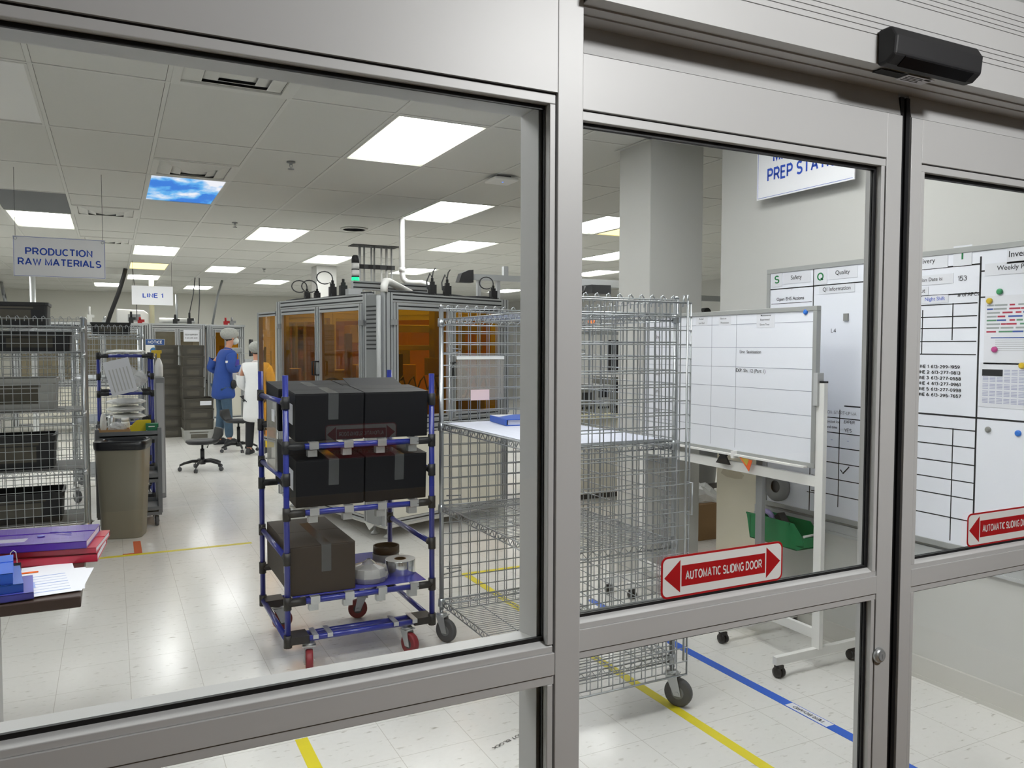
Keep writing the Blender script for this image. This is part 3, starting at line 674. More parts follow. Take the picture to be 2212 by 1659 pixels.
def cage_truck(label, loc, rz, zs, top, doors, w=.63, l=1.17, group='wire cage trucks', angs=(-1.04,)*4):
    t = thing('wire_cage_truck', label, 'cage truck', loc, rz, group)
    hx, hy = w/2, l/2
    for x in (-hx,hx):
        for y in (-hy,hy): MB().tube((x,y,.17),(x,y,top+.012),.0127,12).lathe([(.0135,top+.012),(.012,top+.02),(.004,top+.024)],(x,y,0),12).build('post', M_['chrome'], t)
    for k, z in enumerate(zs): wire_shelf('shelf', -hx, hx, -hy, hy, z, t)
    zb, zt = .155, top+.005; nz = 27
    def hooks(mb, p, a, n, la):
        for i in range(n):
            q = Vector(p)+Vector(a)*(la*(i+.5)/n); mb.path([q+V(0,0,-.02), q+V(0,0,.012), q+Vector(a)*.010+V(0,0,.018), q+Vector(a)*.022+V(0,0,.004)], .003, 5)
    for nm, o, a, na, la in (('end_panel',(-hx+.01,-hy-.016,zb),(1,0,0),11,w-.02),('end_panel',(-hx+.01,hy+.016,zb),(1,0,0),11,w-.02),('side_panel',(hx+.016,-hy+.01,zb),(0,1,0),21,l-.02)):
        p = MB(); grid_panel(p, o, a, (0,0,1), na, nz, la, zt-zb); hooks(p, V(*o)+V(0,0,zt-zb), a, na, la); p.build(nm, M_['chrome'], t)
    if doors == 'open':     # both doors swung right round and lying along the end panels
        for s in (-1, 1):
            p = MB(); y = s*(hy+.044); xa, la = -hx+.01+(w-.02)/11, (w-.02); o = (xa, y, zb-.01)
            grid_panel(p, o, (1,0,0), (0,0,1), 11, nz, la, zt-zb, .0026)
            for zz in (zb-.01, zt-.012): p.tube((xa,y,zz),(xa+la,y,zz),.0042,6)
            for xx in (xa, xa+la): p.tube((xx,y,zb-.01),(xx,y,zt-.012),.0042,6)
            d = p.build('door', M_['chrome'], t)
            for zz in (.35,.75,1.15,1.55):
                hg = MB(); hg.path([(-hx-.004,s*hy,zz),(-hx+.02,s*(hy+.03),zz),(-hx+.09,s*(hy+.05),zz),(-hx+.135,s*(hy+.052),zz+.004),(-hx+.135,s*(hy+.052),zz+.02),(-hx+.05,s*(hy+.050),zz+.024)], .004, 6)
                hg.build('hinge_hook', M_['chrome'], d)
            lr = MB(); lr.tube((hx+.018,s*(hy+.056),zb+.06),(hx+.018,s*(hy+.056),zt-.004),.005,8); lr.path([(hx+.018,s*(hy+.056),zt-.02),(hx+.018,s*(hy+.056),zt+.02),(hx+.015,s*(hy+.035),zt+.02),(hx+.012,s*(hy+.03),zt-.03)],.005,7)
            lr.path([(hx+.018,s*(hy+.056),1.0),(hx+.033,s*(hy+.082),1.0),(hx+.033,s*(hy+.082),.86),(hx+.018,s*(hy+.056),.86)],.004,6)
            lr.build('latch_rod', M_['chrome'], d)
    else:
        for y0 in (-hy+.01, .005):
            p = MB(); grid_panel(p, (-hx-.02, y0, zb), (0,1,0), (0,0,1), 10, nz, hy-.02, zt-zb, .0026); p.build('door', M_['chrome'], t)
    for (x,y), a in zip(((-hx,-hy),(hx,-hy),(hx,hy),(-hx,hy)), angs):
        d = V(math.cos(a),math.sin(a),0); caster(t, (x+d.x*.031, y+d.y*.031), .2, .0625, .032, a)
    return t
cage_truck('tall empty wire cage truck on casters standing behind the glass doors', (1.88,3.375,0), 0, (1.727,1.173,.734,.225), 1.78, 'open', angs=(-1.04,-1.0,1.2,-1.04))
# paper on the shelf, binder, document pocket
t = MB(); t.box(1.585,2.17,2.85,3.94,1.177,1.1785)
tag(t.build('shelf_liner', mat('printed_sheet','d0d4e2',.6,noise=.06,scale=60,stretch=(1,.08,1))), 'printed white sheet lining the upper shelf of the cage truck', 'shelf liner')
t = thing('binder', 'blue binder with a white page corner lying on the cage truck shelf', 'binder', (1.97,3.76,1.179), R(-8))
MB().box(-.16,.16,-.14,.14,0,.004).box(-.16,-.155,-.14,.14,0,.032).box(-.16,.16,-.14,.14,.030,.034).build('cover', mat('binder_blue','2f5fc4',.4), t, bevel=.003)
MB().box(-.145,.15,-.13,.13,.004,.029).build('pages', M_['paper'], t)
MB().add([(-.16,.14,.0347),(-.02,.14,.0347),(-.15,.01,.0347)],[(0,2,1)]).build('page_corner', M_['paper'], t)
t = thing('document_pocket', 'clear document pocket hung on the far wire end of the cage truck', 'document pocket', (1.78,3.93,1.30))
MB().box(-.14,.14,-.004,.004,0,.22).build('sleeve', mat('frosted_plastic','a9a69e',.3,alpha=.42), t, bevel=.003)
MB().box(-.14,.14,-.006,.006,.215,.232).build('clip_strip', M_['white'], t)
MB().box(-.06,.05,-.0062,-.0045,-.005,.052).build('tag', mat('pink_tag','e8cfd0',.7), t)

# ------------------------------------------------------------------ blue pipe rack cart with black cartons
M_['pipe'] = mat('blue_pipe','1e2b84',.28,coat=.3); M_['joint'] = mat('black_joint','191a1c',.5)
def pipe_joint(mb, c, ax, l=.05, r=.019): mb.tube(Vector(c)-Vector(ax)*l/2, Vector(c)+Vector(ax)*l/2, r, 10)
def rack_cart(label, x0, x1, y0, y1, top, levels, rails, base, shelves=True, clips=True):
    t = thing('pipe_rack_cart', label, 'rack cart', ((x0+x1)/2,(y0+y1)/2,0), 0, 'blue pipe rack carts')
    P = .0142
    for x, y in ((x0,y0),(x1,y0),(x0,y1),(x1,y1)):
        MB().tube((x,y,base-.02),(x,y,top),P,12).build('post', M_['pipe'], t, True)
    for zf, zr in levels:
        for y, z in ((y0,zf),(y1,zr)):
            MB().tube((x0,y,z),(x1,y,z),P,12).build('beam', M_['pipe'], t, True)
            for x, s in ((x0,1),(x1,-1)): j = MB(); pipe_joint(j,(x,y,z),(0,0,1),.062); j.tube((x,y,z),(x+s*.085,y,z),.0185,10); j.build('joint', M_['joint'], t, True)
    for z in rails:
        for x in (x0,x1):
            MB().tube((x,y0,z),(x,y1,z),P,12).build('side_rail', M_['pipe'], t, True)
            for y, s in ((y0,1),(y1,-1)): j = MB(); pipe_joint(j,(x,y,z),(0,0,1),.06); j.tube((x,y,z),(x,y+s*.045,z),.0185,10); j.build('joint', M_['joint'], t, True)
    for x in (x0,x1):
        MB().tube((x,y0,base),(x,y1,base),P,12).build('side_rail', M_['pipe'], t, True)
    for ya, yb in ((y0,y0+.075),(y1,y1-.075)):
        for y in (ya,yb): MB().tube((x0,y,base),(x1,y,base),P,12).build('base_beam', M_['pipe'], t, True)
        for x, s in ((x0,1),(x1,-1)): j = MB(); j.bar((x,(ya+yb)/2,base),(x+s*.10,(ya+yb)/2,base),.105,.036); pipe_joint(j,(x,ya,base),(0,0,1),.06,.02); j.build('joint', M_['joint'], t, True)
    if clips:
        for ya, yb in ((y0,y0+.075),(y1,y1-.075)):
            for x in (x0+.13,x0+.20,x1-.20,x1-.10):
                MB().cbox((x,(ya+yb)/2,base+.0165),.026,.115,.004).cbox((x,min(ya,yb)-.018,base+.008),.026,.004,.02).build('base_clip', M_['zinc'], t, True)
        for zf, zr in levels:
            for k in range(4):
                x = x0+.13+(x1-x0-.23)*k/3
                b = MB(); b.cbox((x,y0-.016,zf+.004),.045,.004,.036); b.cbox((x,y0,zf+.020),.045,.034,.003); b.cbox((x-.004,y0+.02,zf-.035),.044,.04,.032)
                b.tube((x,y0-.0185,zf+.002),(x,y0-.0175,zf+.002),.003,8)
                b.build('track_bracket', M_['zinc'], t, True)
    for zf, zr in levels:
        s = MB(); a = math.atan2(zr-zf, y1-y0); 
        for k in range(4):
            x = x0+.13+(x1-x0-.23)*k/3
            s.bar((x,y0+.01,zf+.017),(x,y1-.01,zr+.017),.03,.006)
        s.build('roller_track', M_['zinc'], t, True)
    return t
LV = [(1.102,1.152),(.782,.827),(.352,.352)]
ct = rack_cart('blue pipe rack cart on red casters loaded with black cartons', .732, 1.468, 3.85, 4.55, 1.445, LV, (1.314,.949,.567), .168)
for (x,y), a in zip(((.84,3.888),(1.34,3.888),(1.29,4.512),(.80,4.512)), (-1.75,-1.2,2.9,.15)):
    p = V(x,y,0); d = V(math.cos(a),math.sin(a),0); q = ct.matrix_basis.inverted() @ (p+d*.03)
    caster(ct, (q.x,q.y), .155, .055, .034, a, 'redwheel', 'dgrey')
MB().box(.76,1.44,3.865,4.53,.372,.375).build('tray', mat('blue_tray','3b3fa0',.25,coat=.3), ct, True)
# thin curled lip of the tray is seen at its free corner
M_['carton'] = mat('black_carton','0c0d11',.6,spec=.25,noise=.1,scale=6); M_['tapeclr'] = mat('clear_packing_tape','5c5f60',.12,alpha=.45)
def carton(label, x0, x1, y0, y1, zf, zr, h, ytot=(3.85,4.55), group='black cartons on the rack cart', m='carton', lab=True, tape=True, flaps=False, name='carton'):
    """stands on the sloped track: front edge height follows zf..zr"""
    s = (zr-zf)/(ytot[1]-ytot[0]); z0 = zf+.0222+(y0-ytot[0])*s; a = math.atan(s)
    t = thing(name, label, 'carton', (x0,y0,z0), 0, group); t.matrix_basis = t.matrix_basis @ Matrix.Rotation(a,4,'X')
    w, d = x1-x0, y1-y0
    b = MB(); b.box(0,w,0,d,0,h)
    b.build('body', M_[m], t, bevel=.004)
    c = MB(); c.box(0,w,0,d/2-.002,h+.0003,h+.003); c.box(0,w,d/2+.002,d,h+.0003,h+.003); c.build('top_flaps', M_[m], t)
    if tape: MB().box(w*.47,w*.62,-.0012,d*.8,h+.0032,h+.004).box(w*.47,w*.62,-.0014,-.0004,h*.45,h+.004).build('packing_tape', M_['tapeclr'], t)
    if lab: MB().box(-.0012,-.0003,.06,.16,h*.32,h*.75).build('label', M_['paper'], t)
    return t
carton('black taped carton at the front of the rack cart top shelf, next to the post', .778,1.112,3.862,4.165,1.102,1.152,.228)
carton('black carton at the front of the rack cart top shelf, beside the wire cage', 1.118,1.448,3.862,4.165,1.102,1.152,.228, tape=False)
carton('film wrapped black carton at the rear of the rack cart top shelf', .757,1.11,4.175,4.535,1.102,1.152,.215)
o = carton('black carton with an open flap at the rear of the rack cart top shelf', 1.118,1.44,4.175,4.53,1.102,1.152,.215, tape=False)
MB().add([(.02,.02,.2165),(.31,.02,.2165),(.31,.20,.245),(.02,.20,.245),(.02,.02,.2195),(.31,.02,.2195),(.31,.2,.248),(.02,.2,.248)],[(0,3,2,1),(4,5,6,7),(0,1,5,4),(1,2,6,5),(2,3,7,6),(3,0,4,7)]).build('raised_flap', M_['carton'], o)
carton('black carton with torn tape on the rack cart middle shelf, next to the post', .778,1.112,3.862,4.165,.782,.827,.228)
carton('black carton with torn tape on the rack cart middle shelf, beside the wire cage', 1.118,1.44,3.862,4.165,.782,.827,.232)
carton('black carton at the rear of the rack cart middle shelf', .80,1.11,4.175,4.52,.782,.827,.22, lab=False)
M_['bcarton'] = mat('dark_brown_carton','2a221b',.6,noise=.08,scale=8)
carton('large dark brown carton on the lowest shelf of the rack cart', .752,1.07,3.872,4.52,.3535,.3535,.235, m='bcarton', group='black cartons on the rack cart')
# label rolls
M_['roll_side'] = mat('roll_paper_edge','cfcdc8',.6); M_['foil'] = mat('silver_foil','d4d6d8',.15,.9); M_['core'] = mat('cardboard_core','8a6a45',.8)
def roll(label, c, r, h, side, top='roll_side', core=.032, z=.3755, nm='label_roll', film=False, cat='roll'):
    t = thing(nm, label, cat, (c[0],c[1],z), 0, 'rolls on the rack cart')
    MB().lathe([(core,0),(r,0),(r,h),(core,h)], n=32, caps=False).build('wound_roll', M_[side], t, bevel=.002)
    MB().lathe([(r-.001,h+.0004),(core,h+.0004)], n=32, caps=False).build('end_face', M_[top], t)
    MB().lathe([(core-.004,-.0),(core,0),(core,h+.001),(core-.004,h+.001)], n=24, caps=False).build('core', M_['core'], t)
    if film: MB().lathe([(r+.012,.002),(r+.022,h*.5),(r+.012,h+.012),(r*.45,h+.03),(.01,h+.05)], n=15, smooth=False, caps=False).build('film_bag', pane('bag_film',(.9,.9,.9),.1,.15,.3,(.85,.85,.85)), t)
    return t
roll('wide white label roll wrapped in clear film on the rack cart bottom shelf', (1.172,3.985), .080,.06,'roll_side',film=True)
roll('silver foil label roll with a brown core on the rack cart bottom shelf', (1.362,4.045), .080,.075,'foil')
roll('white roll lying under the brown ring on the rack cart bottom shelf', (1.355,4.275), .074,.055,'roll_side')
t = thing('tape_ring', 'brown flat ring lying on top of a roll on the rack cart', 'ring', (1.357,4.273,.4325), 0, 'rolls on the rack cart')
MB().lathe([(.066,0),(.073,0),(.073,.04),(.066,.04)], n=32, caps=False).build('band', mat('brown_ring','4a3620',.5), t); MB().lathe([(.066,.008),(.03,.008)], n=32, caps=False).build('web', M_['roll_side'], t)
t = thing('plastic_sleeve', 'clear plastic document sleeve hanging on the side of the rack cart', 'sleeve', (.715,4.12,.97), 0)
MB().box(-.002,.002,-.13,.13,0,.34).build('sleeve', mat('sleeve_film','b9bab6',.15,alpha=.5), t)
MB().box(-.004,-.0025,-.09,-.02,.24,.30).build('tag', M_['paper'], t)

# ------------------------------------------------------------------ mobile whiteboards
def frame_ring(mb, X, y0, y1, z0, z1, w, d):
    mb.box(X,X+d,y0,y1,z0,z0+w); mb.box(X,X+d,y0,y1,z1-w,z1); mb.box(X,X+d,y0,y0+w,z0+w,z1-w); mb.box(X,X+d,y1-w,y1,z0+w,z1-w)
DEP = lambda p: (Vector(p)-CAMP).dot(_F)/F_PX
def btext(mb, X, px, py, st, hpx, bold=.01, lift=.0015):
    p = onx(px, py, X); put_text(mb, st, p, (0,-1,0), (0,0,1), height=hpx*DEP(p), bold=bold, lift=lift); return p
def stand(t, xc, yn, yf, ptop, bar, bars=True, far=True, pm='white'):
    st = MB(); tops = MB()
    for y in ((yn,yf) if far else (yn,)):
        MB().box(xc-.013,xc+.013,y-.024,y+.024,.10,ptop).build('upright', M_[pm], t, True, bevel=.002)
        MB().box(xc-.0135,xc+.0135,y-.0245,y+.0245,ptop,ptop+.008).build('end_cap', M_['black'], t, True)
        ft = MB(); ft.box(xc-.28,xc+.29,y-.014,y+.014,.065,.105); ft.build('foot', M_['white'], t, True, bevel=.002)
        for dx in (-.25,.25):
            c = MB(); mmx = Matrix.Rotation(PI/2,4,'Y')
            for s in (-1,1):
                c.lathe([(.008,s*.006),(.025,s*.006),(.0265,s*.012),(.025,s*.02),(.012,s*.022)], (xc+dx,y,.0265), 16, mmx)
            c.cbox((xc+dx,y,.052),.034,.03,.018); c.tube((xc+dx,y,.05),(xc+dx,y,.066),.006,8)
            c.build('caster', M_['black'], t, True)
    if bar: MB().box(xc-.012,xc+.012,yn,yf,bar-.026,bar+.026).build('cross_bar', M_['white'], t, True, bevel=.002)
    MB().box(xc-.012,xc+.012,yn,yf,.145,.195).build('lower_bar', M_['white'], t, True, bevel=.002)
XW = 3.075
t = thing('mobile_whiteboard', 'mobile whiteboard with production columns on a white wheeled stand', 'whiteboard', (3.09,3.5,0), 0, 'mobile whiteboards')
stand(t, 3.09, 2.795, 4.26, 1.412, .925)
MB().box(XW,XW+.018,2.835,4.225,1.005,1.775).build('board_panel', M_['whiteboard'], t, True)
fr = MB(); frame_ring(fr, XW-.006, 2.818, 4.24, .99, 1.787, .024, .03); fr.build('board_frame', M_['alu_dark'], t, True, bevel=.002)
MB().box(XW-.03,XW-.004,2.86,3.36,.988,.997).box(XW-.03,XW-.004,3.37,4.2,.988,.997).box(XW-.034,XW-.002,3.355,3.375,.975,1.015).build('pen_tray', M_['white'], t, True)
MB().box(XW-.012,3.105,2.80,2.825,1.30,1.46).build('board_clamp', M_['lgrey'], t, True)
gl = MB()
for z in (1.71,1.583,1.476,1.367,1.246,1.134): gl.box(XW-.0006,XW,2.842,4.21,z-.0012,z+.0012)
for y in (3.583,3.382,3.80,4.0): gl.box(XW-.0006,XW,y-.001,y+.001,1.03 if y < 3.7 else 1.014,1.76)
gl.build('grid_lines', mat('grey_line','8e93a0',.8), t, True)
l = MB()
for px, py, s in ((1515,689,'Actual'),(1516,698,'Lot End'),(1563,688,'Back on'),(1566,697,'Production'),(1655,681,'Maintenance/'),(1653,691,'Experiment/'),(1652,701,'Down Time')): btext(l, XW, px, py, s, 4.2, .03)
for z in (1.53,1.42,1.31,1.19,1.07,1.65): put_text(l,'Line',V(XW,4.09,z),(0,-1,0),(0,0,1),height=.026,bold=.0)
btext(l, XW, 1621, 760, 'Line  Sanitisation', 7, .005); btext(l, XW, 1621, 802, 'EXP. Sln. 12 (Part 1)', 8, .005)
l.build('lettering', M_['ink'], t, True)
for px, y0_, w_, h_, s in ((1516,694,.10,.05,'printed actual lot end heading strip on the mobile whiteboard'),(1566,693,.10,.05,'printed back on production heading strip on the mobile whiteboard'),(1654,692,.13,.075,'printed maintenance heading strip on the mobile whiteboard')):
    p = onx(px, y0_, XW); tag(MB().box(XW-.0012,XW-.0006,p.y-w_/2,p.y+w_/2,p.z-h_/2,p.z+h_/2).build('heading_strip', M_['paper']), s, 'paper strip', 'heading strips on the mobile whiteboard')
def magnet(X, px, py, m, label, r=.013, group='round magnets on the whiteboards'):
    p = onx(px, py, X); mm = Matrix.Rotation(-PI/2,4,'Y')
    return tag(MB().lathe([(r,0),(r,.006),(r*.6,.010)], (X,p.y,p.z), 16, mm).build('magnet', M_[m]), label, 'magnet', group)
M_['mblue'] = mat('blue_magnet','2f78d8',.4); M_['mgreen'] = mat('green_magnet','3a9a62',.4); M_['myel'] = mat('yellow_magnet','d8b82a',.4); M_['mpink'] = mat('pink_magnet','c04a8c',.4); M_['mgrey'] = mat('grey_magnet','8a8a86',.4)
magnet(XW, 1741, 674, 'mblue', 'blue round magnet in the top corner of the mobile whiteboard')
p = onx(1563, 990, XW-.02)
t = thing('magnetic_clip', 'black magnetic bulldog clip under the tray of the mobile whiteboard', 'clip', (XW-.018,p.y,.95))
MB().prism([(-.055,-.022),(.055,-.022),(.02,.026),(-.02,.026)], V(XW-.0165,p.y,.955), V(0,-1,0), V(0,0,1), .012, V(-1,0,0)).box(XW-.03,XW-.014,p.y-.028,p.y+.028,.979,.987).build('clip', M_['black'], t, True)
p = onx(1617, 993, XW-.01)
MB2 = MB(); MB2.prism([(-.055,.03),(.045,.022),(.02,-.04)], V(XW-.024,p.y,.958), V(0,-1,0), V(0,0,1), .002, V(-1,0,0)); tg = thing('paper_flag', 'orange and yellow folded card hanging from the whiteboard tray', 'card', (XW-.024,p.y,.958))
MB2.build('card', mat('orange_card','e0602a',.6), tg, True); MB().prism([(-.04,.027),(.02,.023),(.004,-.012)], V(XW-.0262,p.y,.958), V(0,-1,0), V(0,0,1), .0006, V(-1,0,0)).build('yellow_side', mat('olive_card','b8a040',.6), tg, True)
t = thing('mobile_whiteboard', 'second white wheeled stand parked behind the mobile whiteboard', 'whiteboard', (3.17,3.7,0), 0, 'mobile whiteboards')
stand(t, 3.155, 3.262, 4.10, .98, None, pm='grey')  # uprights are white too; grey puts the shade behind the board into colour
MB().box(3.145,3.165,3.29,4.07,1.02,1.62).build('board_panel', M_['whiteboard'], t, True)
fr = MB(); frame_ring(fr, 3.142, 3.27, 4.09, 1.0, 1.64, .022, .026); fr.build('board_frame', M_['alu_dark'], t, True)

# ------------------------------------------------------------------ wall whiteboards with tier-board writing
XB = 3.425
t = thing('wall_whiteboard', 'very large wall whiteboard with black section lines and green letters', 'whiteboard', (3.44,2.7,.66))
MB().box(XB,3.449,1.5,3.50,.68,2.02).build('board_panel', M_['whiteboard'], t, True)
fr = MB(); frame_ring(fr, XB-.006, 1.49, 3.515, .662, 2.035, .026, .030); fr.build('board_frame', M_['alu_dark'], t, True, bevel=.002)
bl = MB()
def hl(z, ya, yb, w=.006): bl.box(XB-.0006,XB,min(ya,yb),max(ya,yb),z-w/2,z+w/2)
def vl(y, za, zb, w=.006): bl.box(XB-.0006,XB,y-w/2,y+w/2,min(za,zb),max(za,zb))
Y = lambda px, py: onx(px, py, XB).y
Z = lambda px, py: onx(px, py, XB).z
vq = Y(1757,640); vl(vq, 1.62, 2.01); vl(vq,.68,1.0)
vd = Y(2115,700); vl(vd, .74, 1.985, .008); ve = Y(2058,950)
z1 = Z(1757,618); hl(z1, 3.49, 2.62); hl(Z(1700,655), 3.48, vq+.01, .003); hl(Z(1992,582), 2.62, vd, .007); hl(Z(2212,578), vd, 1.52, .006)
hl(Z(1992,640), 2.62, vd); hl(Z(1860,880), 2.95, 2.62, .007); z5 = Z(1992,893); hl(z5, 2.62, 1.52, .008); hl(Z(2160,640), vd, 1.52)
for py in (660,686,710,738,765): hl(Z(1992,py), 2.56, vd+.01, .005)
vl(Y(1992,720), Z(1992,670), Z(1992,765), .005); vl(Y(2057,720), Z(2057,655), Z(2057,735), .005)
for py in (920,955,990,1026,1060,1105): hl(Z(1990,py), 2.62, vd, .005)
vl(ve, .70, Z(2058,925), .005)
for py in (905,938,970,1004,1040,1075): hl(Z(1830,py), 3.16, 2.80, .005)
vl(Y(1814,900), .74, Z(1814,885), .005)
hl(Z(1745,1030),3.19,3.10,.004); hl(Z(1745,1062),3.19,3.10,.004)
bl.build('section_lines', M_['ink'], t, True)
l = MB(); H = btext
H(l,XB,1818,892,'ION  START-UP MA',7,.0); H(l,XB,1797,911,'expected lot',6,.0); H(l,XB,1797,922,'end time',6,.0); H(l,XB,1835,912,'EXPER',7,.01); H(l,XB,1832,930,'YES',8,.01)
H(l,XB,2079,601,'153',11,.01); H(l,XB,1801,714,'L4',9,.01)
for k, s in enumerate(('LINE 1: 613-299-1959','LINE 2: 613-277-0813','LINE 3: 613-277-0558','LINE 4: 613-277-0961','LINE 5: 613-277-0998','LINE 6: 613-295-7657')): H(l,XB,2027,792+12.3*k,s,7.4,.035)
H(l,XB,1707,646,'Open EHS Actions',7.5,.004); H(l,XB,1711,628,"'",6); pc = onx(1825,1017,XB); l.add([(XB-.0012,pc.y+.03,pc.z),(XB-.0012,pc.y+.024,pc.z+.004),(XB-.0012,pc.y+.012,pc.z-.012),(XB-.0012,pc.y+.01,pc.z-.02),(XB-.0012,pc.y-.03,pc.z+.022),(XB-.0012,pc.y-.026,pc.z+.027)],[(0,3,2,1),(3,4,5,2)])
H(l,XB,2092,636,'# of APCs',8.5,.004)
l.build('lettering', M_['ink'], t, True)
l = MB(); H(l,XB,1797,950,'–',7,.01); H(l,XB,1832,953,'–',7,.01); l.build('blue_marks', M_['blue_ink'], t, True)
def strip(px0,py0,px1,py1,st,hpx,label,ink='ink',bold=.005,hh=None,dz=0):
    a, b = onx(px0,py0,XB), onx(px1,py1,XB); zc = (a.z+b.z)/2; h = hh or .055
    o = MB().box(XB-.0022,XB-.0010,min(a.y,b.y),max(a.y,b.y),zc-h/2,zc+h/2).build('paper_strip', M_['paper'])
    tag(o, label, 'paper strip', 'paper headings on the wall whiteboard')
    if st:
        l = MB(); p = V(XB-.0022,(a.y+b.y)/2,zc); put_text(l, st, p, (0,-1,0),(0,0,1), height=hpx*DEP(p), bold=bold, lift=.0005); l.build('lettering', M_[ink], o)
    return o
strip(1692,603,1751,597,'Safety',9.5,'white paper strip reading Safety on the wall whiteboard',hh=.06)
strip(1790,592,1853,586,'Quality',9.5,'white paper strip reading Quality on the wall whiteboard',hh=.06)
strip(1668,606,1690,602,'S',18,'white card with a large green S on the wall whiteboard','green_ink',.06,hh=.085)
strip(1759,601,1787,594,'Q',18,'white card with a large green Q on the wall whiteboard','green_ink',.06,hh=.085)
strip(1770,627,1847,621,'QI Information',9,'white paper strip reading QI Information',hh=.045)
strip(1950,572,2048,560,'Delivery',11,'white paper strip reading Delivery beside the green mark',hh=.068)
strip(2060,556,2100,548,'I',21,'tilted white card with a green upright bar on the wall whiteboard','green_ink',.08,hh=.09)
strip(2176,552,2260,543,'Inventory',14,'white paper strip starting with Inv at the picture edge',hh=.072,bold=.04)
strip(2128,585,2260,570,'Weekly Plan',11,'white paper strip starting with Weekly Pl at the picture edge',hh=.052)
strip(1930,612,2060,600,"Today's Julian Date is:",8,'white paper strip about the Julian date',hh=.045)
strip(1960,633,2006,627,'Output',9,'short white paper strip reading put beside the door stile',hh=.038)
strip(1992,650,2049,643,'Night Shift',8,'white paper strip reading Night Shift in blue','blue_ink',.03,hh=.036)
strip(1960,653,1989,650,'Days',7,'short white paper strip left of Night Shift',hh=.034)
# schedule sheets
def sheet(px0,py0,px1,py1,label):
    a, b = onx(px0,py0,XB), onx(px1,py1,XB); o = tag(MB().box(XB-.002,XB-.0008,b.y,a.y,b.z,a.z).build('schedule_sheet', M_['paper']), label, 'paper', 'schedule sheets on the wall whiteboard'); return o, a, b
o, a, b = sheet(2129,640,2290,790,'white schedule sheet with coloured bars on the wall whiteboard')
cols = [mat('bar_red','b03048',.7),mat('bar_green','5d9070',.7),mat('bar_grey','9aa0a0',.7),mat('bar_blue','3a58a0',.7)]
q = MB(); W_ = a.y-b.y; H_ = a.z-b.z; random.seed(3)
for r_ in range(8):
    y = a.y-.01; z = a.z-H_*(.14+.055*r_)
    while y > b.y+.02:
        s = random.uniform(.02,.06); q.use(random.choice((0,0,1,2,2,3))); q.box(XB-.0024,XB-.002,max(b.y+.01,y-s),y,z-H_*.012,z+H_*.012); y -= s+random.uniform(.0,.015)
q.use(3); q.box(XB-.0024,XB-.002,b.y+.02,a.y-.03,a.z-H_*.62,a.z-H_*.605)
q.use(2)
for k in range(6): q.box(XB-.0024,XB-.002,b.y+.03,a.y-.05,a.z-H_*(.65+.03*k),a.z-H_*(.645+.03*k))
q.build('chart_bars', cols, o)
o, a, b = sheet(2118,783,2290,890,'white calendar sheet with small rows and black blocks on the wall whiteboard')
q = MB(); W_ = a.y-b.y; H_ = a.z-b.z
for r_ in range(5):
    for c_ in range(10):
        q.use(0)
        for k in range(4): q.box(XB-.0024,XB-.002,a.y-W_*(.03+.093*c_+.085),a.y-W_*(.03+.093*c_+.01),a.z-H_*(.17+.16*r_+.032*k),a.z-H_*(.155+.16*r_+.032*k))
q.use(1); q.box(XB-.0026,XB-.0024,a.y-W_*.3,a.y-W_*.03,a.z-H_*.30,a.z-H_*.15)
q.build('calendar_rows', [mat('faint_print','a4a8c4',.8), M_['ink']], o)
magnet(XB-.0022,2160,630,'mgreen','green round magnet above the schedule sheet'); magnet(XB-.0022,2138,650,'myel','yellow round magnet on the corner of the schedule sheet'); magnet(XB-.0022,2149,755,'mpink','pink round magnet at the foot of the schedule sheet'); magnet(XB,2135,928,'mgrey','grey round magnet under the calendar sheet'); magnet(XB,2200,936,'mblue','blue round magnet under the calendar sheet'); magnet(XB-.0022,2208,790,'myel','yellow magnet on the calendar sheet at the picture edge')
p = onx(1829,684,XB); tag(MB().box(XB-.01,XB-.0006,p.y-.014,p.y+.014,p.z-.022,p.z+.016).build('magnet', M_['mgrey']), 'small grey slanted magnet high on the quality column', 'magnet', 'round magnets on the whiteboards')
p = onx(1672,1051,XB-.04); t = thing('tape_dispenser', 'dark grey round reel hanging low on the wall whiteboard', 'reel', (XB-.03,p.y,p.z))
mmx = Matrix.Rotation(-PI/2,4,'Y'); MB().lathe([(.035,0),(.085,0),(.085,.03),(.035,.03)], (XB-.001,p.y,p.z), 24, mmx, caps=False).build('reel', M_['grey'], t, True); MB().box(XB-.02,XB-.002,p.y-.03,p.y+.03,p.z-.04,p.z+.045).build('bracket', M_['dgrey'], t, True)
# green bin on the wall
M_['gbin'] = mat('green_bin','1b7f4c',.4)
t = thing('parts_bin', 'green open parts bin hung on the wall under the whiteboard', 'bin', (3.33,3.3,.49))
b = MB(); x0,x1,y0,y1,z0,z1 = 3.27,3.40,3.06,3.49,.492,.635
def wl(*q): b.prism(*q)
b.prism([(y0+.05,z0),(y1-.03,z0),(y1,z1),(y0+.075,z1),(y0+.01,z0+.075),(y0,z0+.03)], (x0,0,0),(0,1,0),(0,0,1),.004,(1,0,0)); b.prism([(y0+.05,z0),(y1-.03,z0),(y1,z1),(y0+.075,z1),(y0+.01,z0+.075),(y0,z0+.03)], (x1-.004,0,0),(0,1,0),(0,0,1),.004,(1,0,0))
b.box(x0,x1,y0+.05,y1-.03,z0,z0+.004); b.box(x0,x1,y1-.034,y1-.03,z0,z1-.01); b.box(x0,x1,y0,y0+.004,z0+.03,z0+.075); b.box(x0,x1,y0,y0+.05,z0+.026,z0+.03)
b.box(x0-.004,x0,y0+.1,y1,z1-.01,z1); b.build('body', M_['gbin'], t, True)
MB().box(3.40,3.435,3.1,3.46,.60,.62).build('hanger', M_['grey'], t, True)
mx = Matrix.Rotation(R(70),4,'Y')
